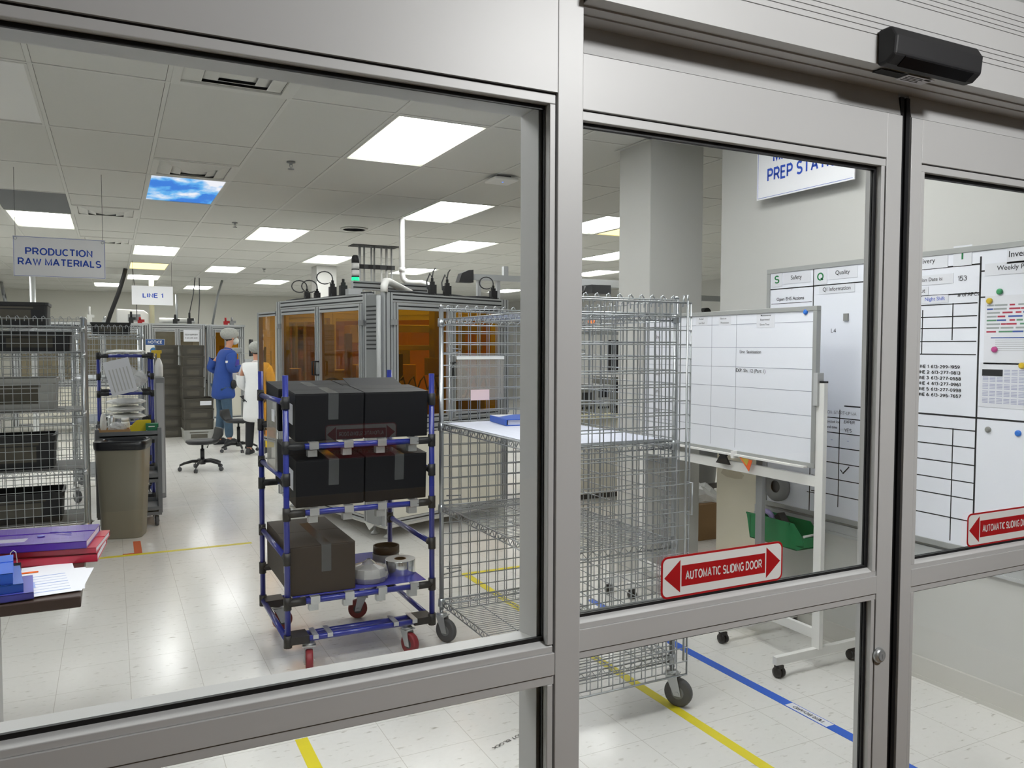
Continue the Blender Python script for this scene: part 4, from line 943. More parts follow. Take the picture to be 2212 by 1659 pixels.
tag(MB().lathe([(.032,-.012),(.05,-.012),(.05,.012),(.032,.012)], (3.335,3.39,.615), 24, mx, caps=False).build('tape_roll', mat('lilac_tape','b9aee0',.4)), 'lilac tape roll standing in the green bin', 'tape roll')
tag(MB().cbox((3.335,3.26,.60),.05,.035,.13,Matrix.Rotation(R(-40),3,'X')).build('board_eraser', mat('felt','3c3f40',.95)), 'dark felt board eraser leaning in the green bin', 'eraser')
tag(MB().tube((3.28,3.07,.575),(3.385,3.08,.575),.007,10).build('marker_pen', M_['white']), 'white marker pen lying across the mouth of the green bin', 'marker')
# whiteboard edge strip on the wall end
# ------------------------------------------------------------------ machine cell with amber doors
M_['ext'] = mat('aluminium_extrusion','b9bcbe',.38,.45); M_['slot'] = mat('slot_shade_and_joint','2e3032',.6)  # slot grey paints the shade inside grooves, and serves for joint lines
M_['amber'] = pane('amber_sheet',(.78,.34,.008),.05,.02,.035,(.8,.4,.02)); M_['cab'] = mat('cream_cabinet','dcd9cc',.5); M_['iron'] = mat('machine_grey','9a9a92',.45,.3); M_['duct'] = mat('grey_duct','8d9091',.6)
M_['brass'] = mat('machine_tan','c0b070',.5); M_['reel'] = mat('dark_reel','3a3834',.5)
ZT = 2.02
A = V(1.456,8.065,0); B = V(1.885,6.385,0); C = V(1.95,6.172,0); D = V(3.307,6.677,0); E_ = V(3.78,7.75,0); G_ = V(2.75,9.0,0)
mc = thing('machine_cell', 'aluminium framed machine cell with amber doors behind the rack cart', 'machine', (2.4,7.2,0))
UPV = V(0,0,1)
def ext_poly(w, d, ns, s=.012, dp=.012):
    P = [(0,-d)]
    P += [(w,-d),(w,0)]
    for k in range(ns-1,-1,-1):
        c = w*(k+.5)/ns; P += [(c+s/2,0),(c+s/2,-dp),(c-s/2,-dp),(c-s/2,0)]
    P += [(0,0)]
    return P
def ext_v(mb, o, a, n, a0, w, z0, z1, ns=1, d=.045, lift=0):
    mb.use(0).prism([(x,y+lift) for x,y in ext_poly(w,d,ns)], o+a*a0+UPV*z0, a, n, z1-z0, UPV); mb.use(1)
    for k in range(ns):
        q = o+a*(a0+w*(k+.5)/ns)+n*(lift-.008); mb.quad(q-a*.006+UPV*z0, q+a*.006+UPV*z0, q+a*.006+UPV*z1, q-a*.006+UPV*z1)  # dark strip laid along the groove bottom as its painted shade
    mb.use(0)
def ext_h(mb, o, a, n, a0, a1, z0, h, ns=1, d=.045, lift=0):
    mb.use(0).prism([(y,x+lift) for y,x in ext_poly(h,d,ns)], o+a*a0+UPV*z0, UPV, n, a1-a0, a); mb.use(1)
    for k in range(ns):
        q = o+UPV*(z0+h*(k+.5)/ns)+n*(lift-.008); mb.quad(q+a*a0-UPV*.006, q+a*a1-UPV*.006, q+a*a1+UPV*.006, q+a*a0+UPV*.006)
    mb.use(0)
def face(P0, P1, doors, parent, posts=(.09,.09), top=ZT, sill=.995, zb=.13, mid=True, lower='cab', hinge=True):
    a = (P1-P0); L = a.length; a = a/L; n = a.cross(UPV); pl, pr = posts
    f = MB(); ext_v(f,P0,a,n,0,pl,zb,top-.0,2); ext_v(f,P0,a,n,L-pr,pr,zb,top,2)
    ext_h(f,P0,a,n,pl,L-pr,top-.075,.075,2); ext_h(f,P0,a,n,pl,L-pr,sill-.12,.09,2); ext_h(f,P0,a,n,pl,L-pr,zb,.045,1)
    f.build('frame', [M_['ext'],M_['slot']], parent, True)
    w = (L-pl-pr)/doors; sw = .045
    for k in range(doors):
        a0 = pl+w*k+.003; a1 = pl+w*(k+1)-.003
        d = MB(); ext_v(d,P0,a,n,a0,sw,sill-.028,top-.08,1,lift=.012); ext_v(d,P0,a,n,a1-sw,sw,sill-.028,top-.08,1,lift=.012)
        ext_h(d,P0,a,n,a0+sw,a1-sw,top-.08-.055,.055,1,lift=.012); ext_h(d,P0,a,n,a0+sw,a1-sw,sill-.028,.045,1,lift=.012)
        dr = d.build('door', [M_['ext'],M_['slot']], parent, True)
        q0 = P0+a*(a0+sw)+n*-.01; q1 = P0+a*(a1-sw)+n*-.01
        MB().quad(q0+UPV*(sill+.01),q1+UPV*(sill+.01),q1+UPV*(top-.13),q0+UPV*(top-.13)).build('amber_pane', M_['amber'], dr, True)
        if hinge:
            hs = a0+.0 if k == 0 else a1-.0
            for z in (top-.24, sill+.14):
                MB().cbox(P0+a*hs+n*.016+UPV*z, .075,.008,.045, Matrix((a,-n,UPV)).transposed()).build('hinge', M_['grey'], dr, True)
            hx = a1-sw/2 if k == 0 else a0+sw/2; hz = (top+sill)/2-.12
            MB().path([P0+a*hx+n*.012+UPV*(hz-.06),P0+a*hx+n*.05+UPV*(hz-.06),P0+a*hx+n*.05+UPV*(hz+.06),P0+a*hx+n*.012+UPV*(hz+.06)],.008,7).build('pull_handle', M_['black'], dr, True)
    if lower:
        for k in range(doors):
            q0 = P0+a*(pl+w*k+.004)-n*.006; q1 = P0+a*(pl+w*(k+1)-.004)-n*.006
            MB().prism([(0,0),((q1-q0).length,0),((q1-q0).length,sill-.125-zb-.05),(0,sill-.125-zb-.05)], q0+UPV*(zb+.048), a, UPV, -.004, n).build('lower_panel', M_[lower], parent, True)
    return a, n, L
face(A,B,2,mc); face(C,D,2,mc); face(D,E_,2,mc,hinge=False); face(E_,G_,2,mc,hinge=False); face(G_,A,2,mc,hinge=False)
# chamfer with the cable duct
a = (C-B).normalized(); n = a.cross(UPV); L = (C-B).length
d = MB(); d.prism([(.02,0),(L-.04,0),(L-.04,1.86),(.02,1.86)], B+UPV*.14, a, UPV, .035, n); d.build('cable_duct', M_['duct'], mc, True)
s = MB()
for k in range(11): s.prism([(.025,0),(L-.05,0),(L-.05,.012),(.025,.012)], B+n*.0352+UPV*(1.56+.034*k), a, UPV, .001, n)
s.build('duct_slots', M_['slot'], mc, True)
MB().tube(B+a*(L-.03)+n*.03+UPV*.95, B+a*(L-.03)+n*.03+UPV*1.99, .02, 14).build('clear_tube', mat('clear_hose','d9dcdc',.2,alpha=.6), mc, True)
# base plate, feet, skirts
ring_ = [A,B,C,D,E_,G_]; cen = V(2.6,7.5,0)
def inset(k, z): return [ (cen+(p-cen)*k).to_tuple()[:2] for p in ring_ ]
m = MB(); pts = inset(.985,0); m.prism(pts, (0,0,.90), (1,0,0), (0,1,0), .03, UPV); m.build('deck', M_['iron'], mc, True)
m = MB(); m.prism(inset(.97,0), (0,0,.10), (1,0,0), (0,1,0), .035, UPV); m.build('base_plate', M_['white'], mc, True)
m = MB(); m.prism([(0,0),(.16,0),(.08,-.06)], B+(A-B).normalized()*.07+UPV*.13, (B-A).normalized(), UPV, .01, n); m.build('corner_gusset', M_['white'], mc, True)
for p in inset(.88,0):
    MB().lathe([(.04,0),(.04,.012),(.012,.03),(.012,.10)], (p[0],p[1],0), 12).build('levelling_foot', M_['zinc'], mc, True)
# beyond the left end: another amber screen standing lower
P0 = V(1.36,8.62,0); P1 = V(1.452,8.13,0); a = (P1-P0).normalized(); n = a.cross(UPV)
f = MB(); ext_v(f,P0,a,n,0,.045,.08,1.93,1); ext_h(f,P0,a,n,.045,.5,1.885,.045,1); ext_h(f,P0,a,n,.045,.5,.62,.045,1); f.build('side_screen_frame', [M_['ext'],M_['slot']], mc, True)
MB().quad(P0+a*.045+UPV*.665,P0+a*.5+UPV*.665,P0+a*.5+UPV*1.885,P0+a*.045+UPV*1.885).build('amber_pane', M_['amber'], mc, True)
# works inside
def pb(name, m, *bx, bev=.004):
    k = MB()
    for b in bx: k.box(*b)
    return k.build(name, M_[m], mc, True, bevel=bev)
pb('tool_column','iron',(2.72,2.86,7.05,7.2,.93,1.95),(2.62,2.98,6.98,7.06,1.32,1.48),(2.66,2.9,6.94,7.0,1.1,1.3))
pb('cross_gantry','ext',(2.05,3.3,7.24,7.3,1.72,1.79),(2.05,3.3,7.24,7.3,1.55,1.60),(2.1,2.14,7.2,7.3,.93,1.8))
pb('feeder_block','brass',(2.25,2.62,6.72,6.9,1.02,1.14),(2.28,2.6,6.74,6.86,.93,1.02),(2.36,2.5,6.95,7.15,1.2,1.42))
k = MB()
for q in range(7): k.box(2.27+.05*q,2.30+.05*q,6.70,6.74,1.12,1.20)
k.build('valve_bank', M_['white'], mc, True)
mxr = Matrix.Rotation(R(90),4,'X') @ Matrix.Rotation(R(-20),4,'Y')
for nm, c, r in (('supply_reel',(2.83,6.86,1.22),.12),('supply_reel',(1.80,7.25,1.19),.11),('supply_reel',(2.98,7.0,1.3),.07)):
    MB().lathe([(.02,-.02),(r*.35,-.025),(r*.4,-.012),(r,-.012),(r,.012),(r*.4,.012),(r*.35,.025),(.02,.02)], c, 28, mxr).build(nm, M_['reel'], mc, True)
pb('control_box','white',(1.98,2.16,7.3,7.5,1.62,1.78)); pb('monitor_back','black',(2.2,2.34,6.85,6.9,1.28,1.52),(2.26,2.28,6.87,6.9,1.1,1.3))
pb('panel_rack','iron',(1.75,1.95,7.75,8.1,1.0,1.8),(1.95,2.2,7.8,8.2,1.0,1.35)); pb('drawer_unit','cab',(1.95,2.2,7.0,7.3,.93,1.42))
k = MB()
for q in range(4): k.box(1.94,1.95,7.02,7.28,1.0+.1*q,1.008+.1*q)
k.build('drawer_lines', M_['slot'], mc, True)
pb('gear_housing','iron',(2.1,2.3,6.6,6.75,.93,1.06),(2.9,3.15,6.85,7.1,.93,1.12),(2.5,2.6,7.4,7.6,.93,1.6),(3.05,3.1,7.2,7.8,.93,1.85),(1.86,1.92,7.0,7.06,.93,1.7))
k = MB(); random.seed(5)
for q in range(9):
    x = 2.2+.1*q; k.path([(x,6.75,1.1),(x+.05,6.7,1.28),(x+.12,6.8,1.32),(x+.2,6.9,1.15)],.007,5)
k.build('air_hoses', M_['black'], mc, True)
MB().cbox((2.18,7.3,1.66),.12,.006,.10).build('paper_note', M_['paper'], mc, True)
# on the roof frame: plugs with looped leads, beams, extraction pipe
def plug(p, h=.115, loop=0, w=.026):
    b = MB(); b.box(p.x-w,p.x+w,p.y-w,p.y+w,p.z,p.z+h*.62); b.box(p.x-w*.6,p.x+w*.6,p.y-w*.6,p.y+w*.6,p.z+h*.62,p.z+h*.8); b.tube(p+V(0,0,h*.8),p+V(0,0,h),w*.42,8)
    o = b.build('sensor_plug', M_['blacks'], mc, True, bevel=.003)
    l = MB(); q = p+V(0,0,h)
    if loop == 1:
        l.path([q]+[q+V(-.07+.07*math.cos(t),0,.02+.055*math.sin(t)) for t in [PI*k/8 for k in range(0,15)]]+[p+V(-.02,-.03,.01)],.0055,6)
    elif loop == 2:
        l.path([q,q+V(.01,0,.06),q+V(.03,0,.085)],.005,6); l.path([q,q+V(-.02,0,.04),q+V(-.05,0,-.03),q+V(-.045,0,-.09),p+V(.02,-.03,.005)],.006,6)
    l.build('lead', M_['dgrey'], o, True)
def on_top(px, py, z): return onz(px, py, z)
def along(P, Q, t, off, z=ZT): 
    p = P+(Q-P)*t; c = (cen-p).normalized(); return V(p.x+c.x*off, p.y+c.y*off, z)
plug(along(A,B,.30,.06),.10,1); plug(along(A,B,.42,.06),.09,1); plug(along(A,B,.60,.06),.15,1,.03); plug(along(A,B,.72,.06),.15,0,.03)
plug(along(C,D,.37,.08),.15,2,.03); plug(along(C,D,.50,.08),.15,2,.03); plug(along(C,D,.93,.08),.13,1,.03)
l = MB()
for off, s_ in ((.10,0),(.13,.01),(.16,.0)): l.path([along(C,D,t,off,ZT+.012+.01*math.sin(9*t+s_*300)) for t in [k/14 for k in range(15)]],.008,6); l.path([along(A,B,t,off,ZT+.010+.008*math.sin(9*t+s_*300)) for t in [k/14 for k in range(15)]],.007,6)
l.build('cable_run', M_['dgrey'], mc, True)
f = MB(); p0 = along(A,B,.84,.05); p1 = along(C,D,.45,.45); a = (p1-p0).normalized(); n = a.cross(UPV)
ext_h(f,p0+UPV*.0,a,n,0,(p1-p0).length,.05,.075,2,.05); f.box(p0.x-.06,p0.x+.06,p0.y-.05,p0.y+.05,ZT,ZT+.05); f.build('roof_beam', [M_['ext'],M_['slot']], mc, True)
f = MB(); f.box(3.31,4.0,7.57,7.63,2.275,2.335); f.box(3.40,3.44,7.58,7.62,.93,2.275); f.box(3.70,3.75,7.575,7.625,2.335,2.43); f.box(3.62,3.66,7.58,7.62,.93,2.275); f.build('overhead_gantry', M_['ext'], mc, True)
MB().prism([(-.09,-.05),(.07,-.05),(.07,.08),(.02,.075),(-.06,.04)], V(3.27,7.55,2.295), (1,0,0), UPV, .1, (0,1,0)).build('end_cover', M_['blacks'], mc, True)
# extraction elbow and hose
p = along(C,D,.0,.02); 
MB().path([V(p.x,p.y,ZT+.0),V(p.x,p.y,ZT+.05),V(p.x+.02,p.y+.03,ZT+.085),V(p.x+.07,p.y+.10,ZT+.092),V(p.x+.38,p.y+.45,ZT+.03)],.030,14).build('extraction_elbow', M_['white'], mc, True)
# stack light
q = ony(768,612,6.75)
st = MB().lathe([(.022,ZT-.02),(.022,q.z-.0),(.03,q.z)], (q.x,6.75,0), 16).box(q.x-.03,q.x+.03,6.72,6.78,ZT-.03,ZT).build('signal_tower', M_['blacks'], mc, True)
for nm, z0, h, mm in (('green_lens',0,.052,glow('green_lamp','19d48a',1.6)),('clear_lens',.062,.052,M_['white']),('clear_lens',.122,.05,M_['white'])):
    MB().lathe([(.032,q.z+z0),(.033,q.z+z0+h*.5),(.032,q.z+z0+h)], (q.x,6.75,0), 20).build(nm, mm, st, True)
MB().lathe([(.033,q.z+.052),(.033,q.z+.062)],(q.x,6.75,0),20).lathe([(.033,q.z+.114),(.033,q.z+.122)],(q.x,6.75,0),20).lathe([(.033,q.z+.172),(.034,q.z+.2),(.03,q.z+.225),(.018,q.z+.24)],(q.x,6.75,0),20).build('lamp_cap', M_['blacks'], st, True)

# drop pipe from the ceiling
t = thing('drain_pipe', 'white plastic drop pipe with elbows coming down from the ceiling', 'pipe', (2.765,8.12,CZ))
MB().path([(2.765,8.12,CZ+.02),(2.765,8.12,2.36),(2.775,8.11,2.30),(2.81,8.08,2.265),(2.86,8.04,2.255),(2.93,7.97,2.255),(2.98,7.92,2.235),(3.0,7.9,2.18),(3.0,7.9,2.0)],.029,16).build('pipe', M_['white'], t, True)
MB().lathe([(.034,2.37),(.034,2.42)],(2.765,8.12,0),18).build('coupling', M_['white'], t, True); MB().lathe([(.034,2.06),(.034,2.12)],(3.0,7.9,0),18).build('coupling', M_['white'], t, True)
MB().lathe([(.045,CZ-.002),(.045,CZ+.004)],(2.765,8.12,0),18).build('collar', M_['white'], t, True)
# conduit bundle dropping from a dark ceiling hole
t = thing('conduit_bundle', 'bundle of metal conduits dropping from a dark ceiling slot', 'conduits', (3.2,10.45,CZ))
MB().box(2.86,3.50,10.36,10.62,CZ-.006,CZ+.002).build('ceiling_slot', M_['dark_gap'], t, True)
for k, x in enumerate((2.98,3.05,3.14,3.19,3.28,3.36,3.42)):
    MB().tube((x,10.48+.03*(k%2),CZ),(x,10.48+.03*(k%2),.9),.012+.006*(k in (0,5)),8).build('conduit', M_['lgrey' if k not in (4,5) else 'white'], t, True)
MB().box(2.95,3.46,10.452,10.458,2.62,2.68).build('strut', M_['dgrey'], t, True)
for x in (3.0,3.12,3.22,3.38): MB().box(x-.03,x+.03,10.44,10.452,2.625,2.675).build('pipe_clamp', M_['blacks'], t, True)

# ------------------------------------------------------------------ hanging signs
t = thing('hanging_sign', 'white hanging sign reading production raw materials', 'sign', (-.34,7.141,CZ), 0, 'hanging signs')
MB().box(-.652,-.028,7.138,7.144,2.112,2.417).build('board', M_['sign'], t, True)
b = MB()
for q in ((-.648,-.032,2.116,2.118),(-.648,-.032,2.411,2.413),(-.648,-.646,2.116,2.413),(-.034,-.032,2.116,2.413)): b.box(q[0],q[1],7.1372,7.1378,q[2],q[3])
b.build('border_line', M_['blue_ink'], t, True)
l = MB(); put_text(l,'PRODUCTION',V(-.345,7.138,2.305),(1,0,0),UPV,height=.058,width=.455,bold=.028); put_text(l,'RAW MATERIALS',V(-.34,7.138,2.225),(1,0,0),UPV,height=.058,width=.565,bold=.028); l.build('lettering', M_['blue_ink'], t, True)
for x in (-.635,-.045):
    MB().tube((x,7.141,2.40),(x,7.141,CZ),.0016,5).build('hang_wire', M_['dgrey'], t, True); MB().lathe([(.008,-.002),(.012,-.002),(.012,.002),(.008,.002)],(x,7.137,2.398),12,Matrix.Rotation(PI/2,4,'X'),caps=False).build('eyelet', M_['zinc'], t, True)
t = thing('hanging_sign', 'white hanging sign reading line 1', 'sign', (.6,14.0,CZ), 0, 'hanging signs')
MB().box(.305,.905,13.997,14.003,2.24,2.54).build('board', M_['sign'], t, True)
l = MB(); put_text(l,'LINE 1',V(.61,13.997,2.39),(1,0,0),UPV,height=.075,width=.30,bold=.025); l.build('lettering', M_['blue_ink'], t, True)
for x in (.32,.89): MB().tube((x,14,2.53),(x,14,CZ),.002,5).build('hang_wire', M_['dgrey'], t, True)
a, b_, c_ = onx(1637,330,3.38), onx(1632,435,3.38), onx(1862,383,3.38)
y1 = a.y; yc = y1-.325
t = thing('hanging_sign', 'white hanging sign reading material prep station by the whiteboard wall', 'sign', (3.38,yc,CZ), 0, 'hanging signs')
zb = b_.z
MB().box(3.377,3.383,yc-.36,y1,zb,zb+.36).build('board', M_['sign'], t, True)
q = MB()
for z in (zb+.008,): q.box(3.3762,3.3769,yc-.35,y1-.008,z,z+.002)
q.box(3.3762,3.3769,y1-.010,y1-.008,zb+.008,zb+.35); q.build('border_line', M_['blue_ink'], t, True)
l = MB(); put_text(l,'MATERIAL',V(3.377,yc-.0,zb+.232),(0,-1,0),UPV,height=.072,width=.40,bold=.028); put_text(l,'PREP STATION',V(3.377,yc-.03,zb+.13),(0,-1,0),UPV,height=.078,width=.545,bold=.028); l.build('lettering', M_['blue_ink'], t, True)
for y in (y1-.012, yc-.33):
    k = MB(); z = zb+.35; 
    while z < CZ-.01: k.lathe([(.004,-.007),(.006,0),(.004,.007)],(3.38,y,z),6); z += .016
    k.build('hang_chain', M_['zinc'], t, True)

# ------------------------------------------------------------------ desk with folders by the window
M_['walnut'] = mat('dark_walnut','3a2c28',.4,noise=.2,scale=4,stretch=(1,12,1))
t = thing('desk', 'dark walnut desk corner under folders beside the window', 'desk', (-.7,3.3,0))
MB().box(-1.45,-.105,2.985,3.6,.712,.75).build('desk_top', M_['walnut'], t, True, bevel=.004)
MB().box(-.50,-.405,3.05,3.55,0,.712).build('pedestal', mat('desk_grey','4c5052',.5), t, True); MB().box(-.405,-.395,3.04,3.56,0,.712).build('edge_strip', M_['lgrey'], t, True)
MB().box(-1.40,-1.36,3.05,3.55,0,.712).build('leg_panel', M_['dgrey'], t, True)
def folder(label, x, y, z, rz, w, d, h, m, cat='folder', group='folders on the desk', name='folder', flap=True, pages=True):
    t = thing(name, label, cat, (x,y,z), rz, group)
    b = MB(); b.box(-w/2,w/2,-d/2,d/2,0,.0025); b.box(-w/2,w/2,-d/2,-d/2+.003,0,h); b.box(-w/2,w/2,d/2-.003,d/2,0,h); b.box(-w/2,w/2,-d/2,d/2,h-.0025,h); b.box(-w/2,-w/2+.003,-d/2,d/2,0,h)
    b.build('cover', M_[m], t)
    if pages: MB().box(-w/2+.004,w/2-.003,-d/2+.004,d/2-.004,.003,h-.003).build('pages', M_['paper'], t)
    if flap: MB().box(-w/2,w/2,d*.12,d/2+.001,h,h+.002).build('flap', M_[m], t)
    return t
M_['fpurple'] = mat('purple_plastic','4a2490',.25,coat=.4); M_['fred'] = mat('red_plastic','b01f3c',.3,coat=.3); M_['fblue'] = mat('blue_plastic','2b62d0',.25,coat=.3); M_['fblue2'] = mat('deep_blue_plastic','2458b8',.25,coat=.3); M_['findigo'] = mat('indigo_plastic','474aa6',.3,coat=.3)
folder('lower red plastic folder at the back of the desk', -.235,3.61,.7505,R(-6),.38,.30,.030,'fred')
folder('upper red plastic folder lying under the purple one', -.225,3.62,.7830,R(-9),.37,.30,.022,'fred')
p = folder('purple plastic envelope folder on top of the red folders', -.255,3.61,.8075,R(-8),.36,.30,.028,'fpurple')
MB().lathe([(.014,.0302),(.013,.032)],(0,-.02,0),16).build('snap_button', M_['findigo'], p); MB().box(-.17,-.04,-.10,-.04,.0282,.0292).build('label_pocket', mat('clear_pocket','c8c4d8',.08,coat=.8), p)
MB().path([(.02,.04,.031),(.05,.02,.033),(.10,.0,.032),(.105,-.01,.032),(.09,-.005,.033),(.04,.03,.033)],.0012,5).build('elastic_loop', M_['findigo'], p)
o = MB()
for k, (x,y,r) in enumerate(((-.26,3.30,2),(-.25,3.305,6),(-.235,3.20,4),(-.215,3.21,1),(-.205,3.20,-6),(-.245,3.175,7))): o.cbox((x,y,.7512+.0008*k),.235,.30,.0007,Matrix.Rotation(R(r),3,'Z'))
sh = thing('paper_stack', 'loose printed forms on the desk corner', 'papers', (-.23,3.16,.7505)); o.build('sheets', M_['paper'], sh, True)
pr = MB(); mr = Matrix.Rotation(R(7),3,'Z')
for q in range(7):
    pr.cbox(V(-.245,3.175,.7558)+mr@V(.0,.11-.036*q,0),.19,.003 if q%3 else .007,.0002,mr)
pr.build('form_lines', mat('form_blue','8ea4d4',.8), sh, True); MB().cbox(V(-.245,3.175,.7558)+mr@V(-.05,.0,0),.09,.08,.0003,mr).build('form_block', mat('form_pale','a9bbe6',.8), sh, True)
MB().cbox((-.29,3.355,.7562),.075,.02,.0012,Matrix.Rotation(R(4),3,'Z')).build('orange_tab', mat('orange_tab','e86a1c',.5), sh, True)
folder('indigo plastic folder at the bottom of the blue pile on the desk', -.40,3.105,.7550,R(5),.30,.23,.022,'findigo',flap=False)
folder('middle blue plastic folder in the pile on the desk', -.435,3.13,.7775,R(7),.30,.26,.028,'fblue2',flap=False)
folder('topmost bright blue plastic folder in the pile on the desk', -.455,3.14,.8065,R(5),.29,.26,.036,'fblue')
t = thing('binder_clip', 'large black binder clip standing on the desk papers', 'clip', (-.335,3.40,.7505))
MB().prism([(-.012,0),(.012,0),(.002,.03),(-.002,.03)], V(-.365,3.40,.7562), (0,1,0), UPV, .055, (1,0,0)).build('jaw', M_['black'], t, True)
MB().path([(-.350,3.40,.783),(-.347,3.402,.80),(-.342,3.405,.825),(-.334,3.405,.832),(-.326,3.405,.825),(-.323,3.402,.80),(-.322,3.40,.783)],.0018,6).build('wire_handle', M_['zinc'], t, True)

# ------------------------------------------------------------------ waste bin, utility cart, second rack cart, cages at the storage side
M_['beige'] = mat('beige_plastic','7d7868',.5,noise=.05,scale=6)
t = thing('waste_bin', 'tall beige waste bin with a black liner near the yellow tape', 'bin', (.075,7.37,0), R(-14))
def rr3(w,h,r,z,n=5): return [(x,y,z) for x,y in rrect(w,h,r,n)]
def loft(mb, rings, cap0=True, cap1=False, smooth=True):
    n = len(rings[0]); vs = [p for r_ in rings for p in r_]
    fs = [(i*n+k,i*n+(k+1)%n,(i+1)*n+(k+1)%n,(i+1)*n+k) for i in range(len(rings)-1) for k in range(n)]; sm = [smooth]*len(fs)
    if cap0: fs.append(tuple(range(n))[::-1]); sm.append(False)
    if cap1: fs.append(tuple(range((len(rings)-1)*n,len(rings)*n))); sm.append(False)
    mb.add(vs, fs, sm)
m = MB(); loft(m, [rr3(.30,.26,.06,0.0),rr3(.305,.265,.06,.01),rr3(.385,.33,.07,.78),rr3(.36,.31,.06,.782),rr3(.29,.25,.05,.03)]); m.build('body', M_['beige'], t)
m = MB(); loft(m, [rr3(.388,.333,.07,.735),rr3(.398,.343,.07,.75),rr3(.402,.347,.07,.80),rr3(.38,.33,.07,.808),rr3(.35,.30,.06,.78),rr3(.30,.26,.05,.45)], cap0=False, cap1=True); m.build('liner', mat('bin_liner','15171c',.3), t)
M_['cartgrey'] = mat('grey_cart','6d7073',.5)
t = thing('utility_cart', 'grey utility cart standing behind the beige waste bin', 'cart', (.12,7.95,0))
for z, nm in ((.80,'top_tray'),(.42,'middle_tray'),(.13,'bottom_tray')):
    k = MB(); x0,x1,y0,y1 = -.13,.375,7.62,8.12; k.box(x0,x1,y0,y1,z,z+.012); k.box(x0,x1,y0,y0+.01,z-.03,z+.045); k.box(x0,x1,y1-.01,y1,z-.03,z+.045); k.box(x0,x0+.01,y0+.01,y1-.01,z-.03,z+.045); k.box(x1-.01,x1,y0+.01,y1-.01,z-.03,z+.045); k.build(nm, M_['cartgrey'], t, True)
for x in (-.12,.365):
    for y in (7.63,8.11): MB().box(x-.016,x+.016,y-.016,y+.016,.12,.87).build('leg', M_['cartgrey'], t, True)
for x, y in ((-.09,7.66),(.335,7.66),(.335,8.08),(-.09,8.08)):
    q = t.matrix_basis.inverted() @ V(x,y,0); caster(t, (q.x,q.y), .12, .045, .028, -1.5)
tz = .8125
k = thing('tray', 'tan shallow tray holding a clear bag on the utility cart', 'tray', (.0,7.74,tz)); b = MB()
b.box(-.11,.13,7.66,7.82,tz,tz+.006)
for q in ((-.115,.135,7.655,7.661),(-.115,.135,7.819,7.825),(-.115,-.109,7.661,7.819),(.129,.135,7.661,7.819)): b.box(*q,tz,tz+.05)
b.build('body', mat('tan_tray','b08a5c',.6), k, True)
def blob(name, label, c, sx, sy, sz, m, cat, seed=1, group=None, amp=.22):
    rnd = random.Random(seed); b = MB(); b.ball((0,0,sz), sx, sy, sz, 16, 10)
    b.v = [(x*(1+amp*(rnd.random()-.5)), y*(1+amp*(rnd.random()-.5)), max(0, z*(1+amp*(rnd.random()-.5)))) for x,y,z in b.v]; b.sm = [False]*len(b.sm)
    o = b.build(name, M_[m]); o.location = c; return tag(o, label, cat, group)
M_['film'] = mat('crumpled_film','dcdedd',.15,alpha=.55); M_['white_bag'] = mat('white_bag','dfe0dc',.4)
blob('plastic_bag','crumpled clear bag lying in the tan tray',(.035,7.74,tz+.0065),.075,.06,.05,'film','bag',4); blob('wipe_pack','white soft pack standing in the tan tray',(-.072,7.775,tz+.0065),.028,.03,.085,'white_bag','pack',6)
k = thing('parts_bin','yellow open parts bin on the utility cart','bin',(.20,7.80,tz)); b = MB(); b.prism([(0,0),(.14,0),(.16,.11),(.05,.11),(-.01,.05)],(.145,7.74,tz),(1,0,0),UPV,.004,(0,1,0)); b.prism([(0,0),(.14,0),(.16,.11),(.05,.11),(-.01,.05)],(.145,7.86,tz),(1,0,0),UPV,.004,(0,1,0)); b.box(.145,.285,7.74,7.864,tz,tz+.004); b.prism([(.137,0),(.14,0),(.16,.11),(.157,.11)],(.145,7.744,tz),(1,0,0),UPV,.116,(0,1,0)); b.build('body', mat('yellow_bin','d8c41e',.45), k, True)
k = thing('tissue_box','green and white carton of wipes on the utility cart','box',(.32,7.70,tz)); MB().box(.26,.36,7.66,7.75,tz,tz+.09).build('body', mat('green_box','13704a',.6), k, True, bevel=.002); MB().prism([(0,0),(.07,0),(.0,.03)],(.262,7.6595,tz+.004),(1,0,0),UPV,.0006,(0,-1,0)).box(.28,.33,7.6592,7.6598,tz+.062,tz+.07).build('print', M_['white'], k, True)
k = thing('spray_can','white spray can at the back of the utility cart','can',(-.01,7.90,tz)); MB().lathe([(.028,0),(.030,.01),(.030,.13),(.022,.15),(.012,.152)],n=18).build('body', M_['zinc'], k); MB().lathe([(.012,.152),(.013,.175),(.006,.178)],n=14).build('nozzle', M_['white'], k)
k = thing('bottle','translucent wide bottle with a white cap on the utility cart','bottle',(.10,7.9,tz)); MB().lathe([(.036,0),(.038,.01),(.038,.085),(.03,.10)],n=18).build('body', M_['white_bag'], k); MB().lathe([(.032,.10),(.032,.13)],n=18).build('cap', M_['white'], k)
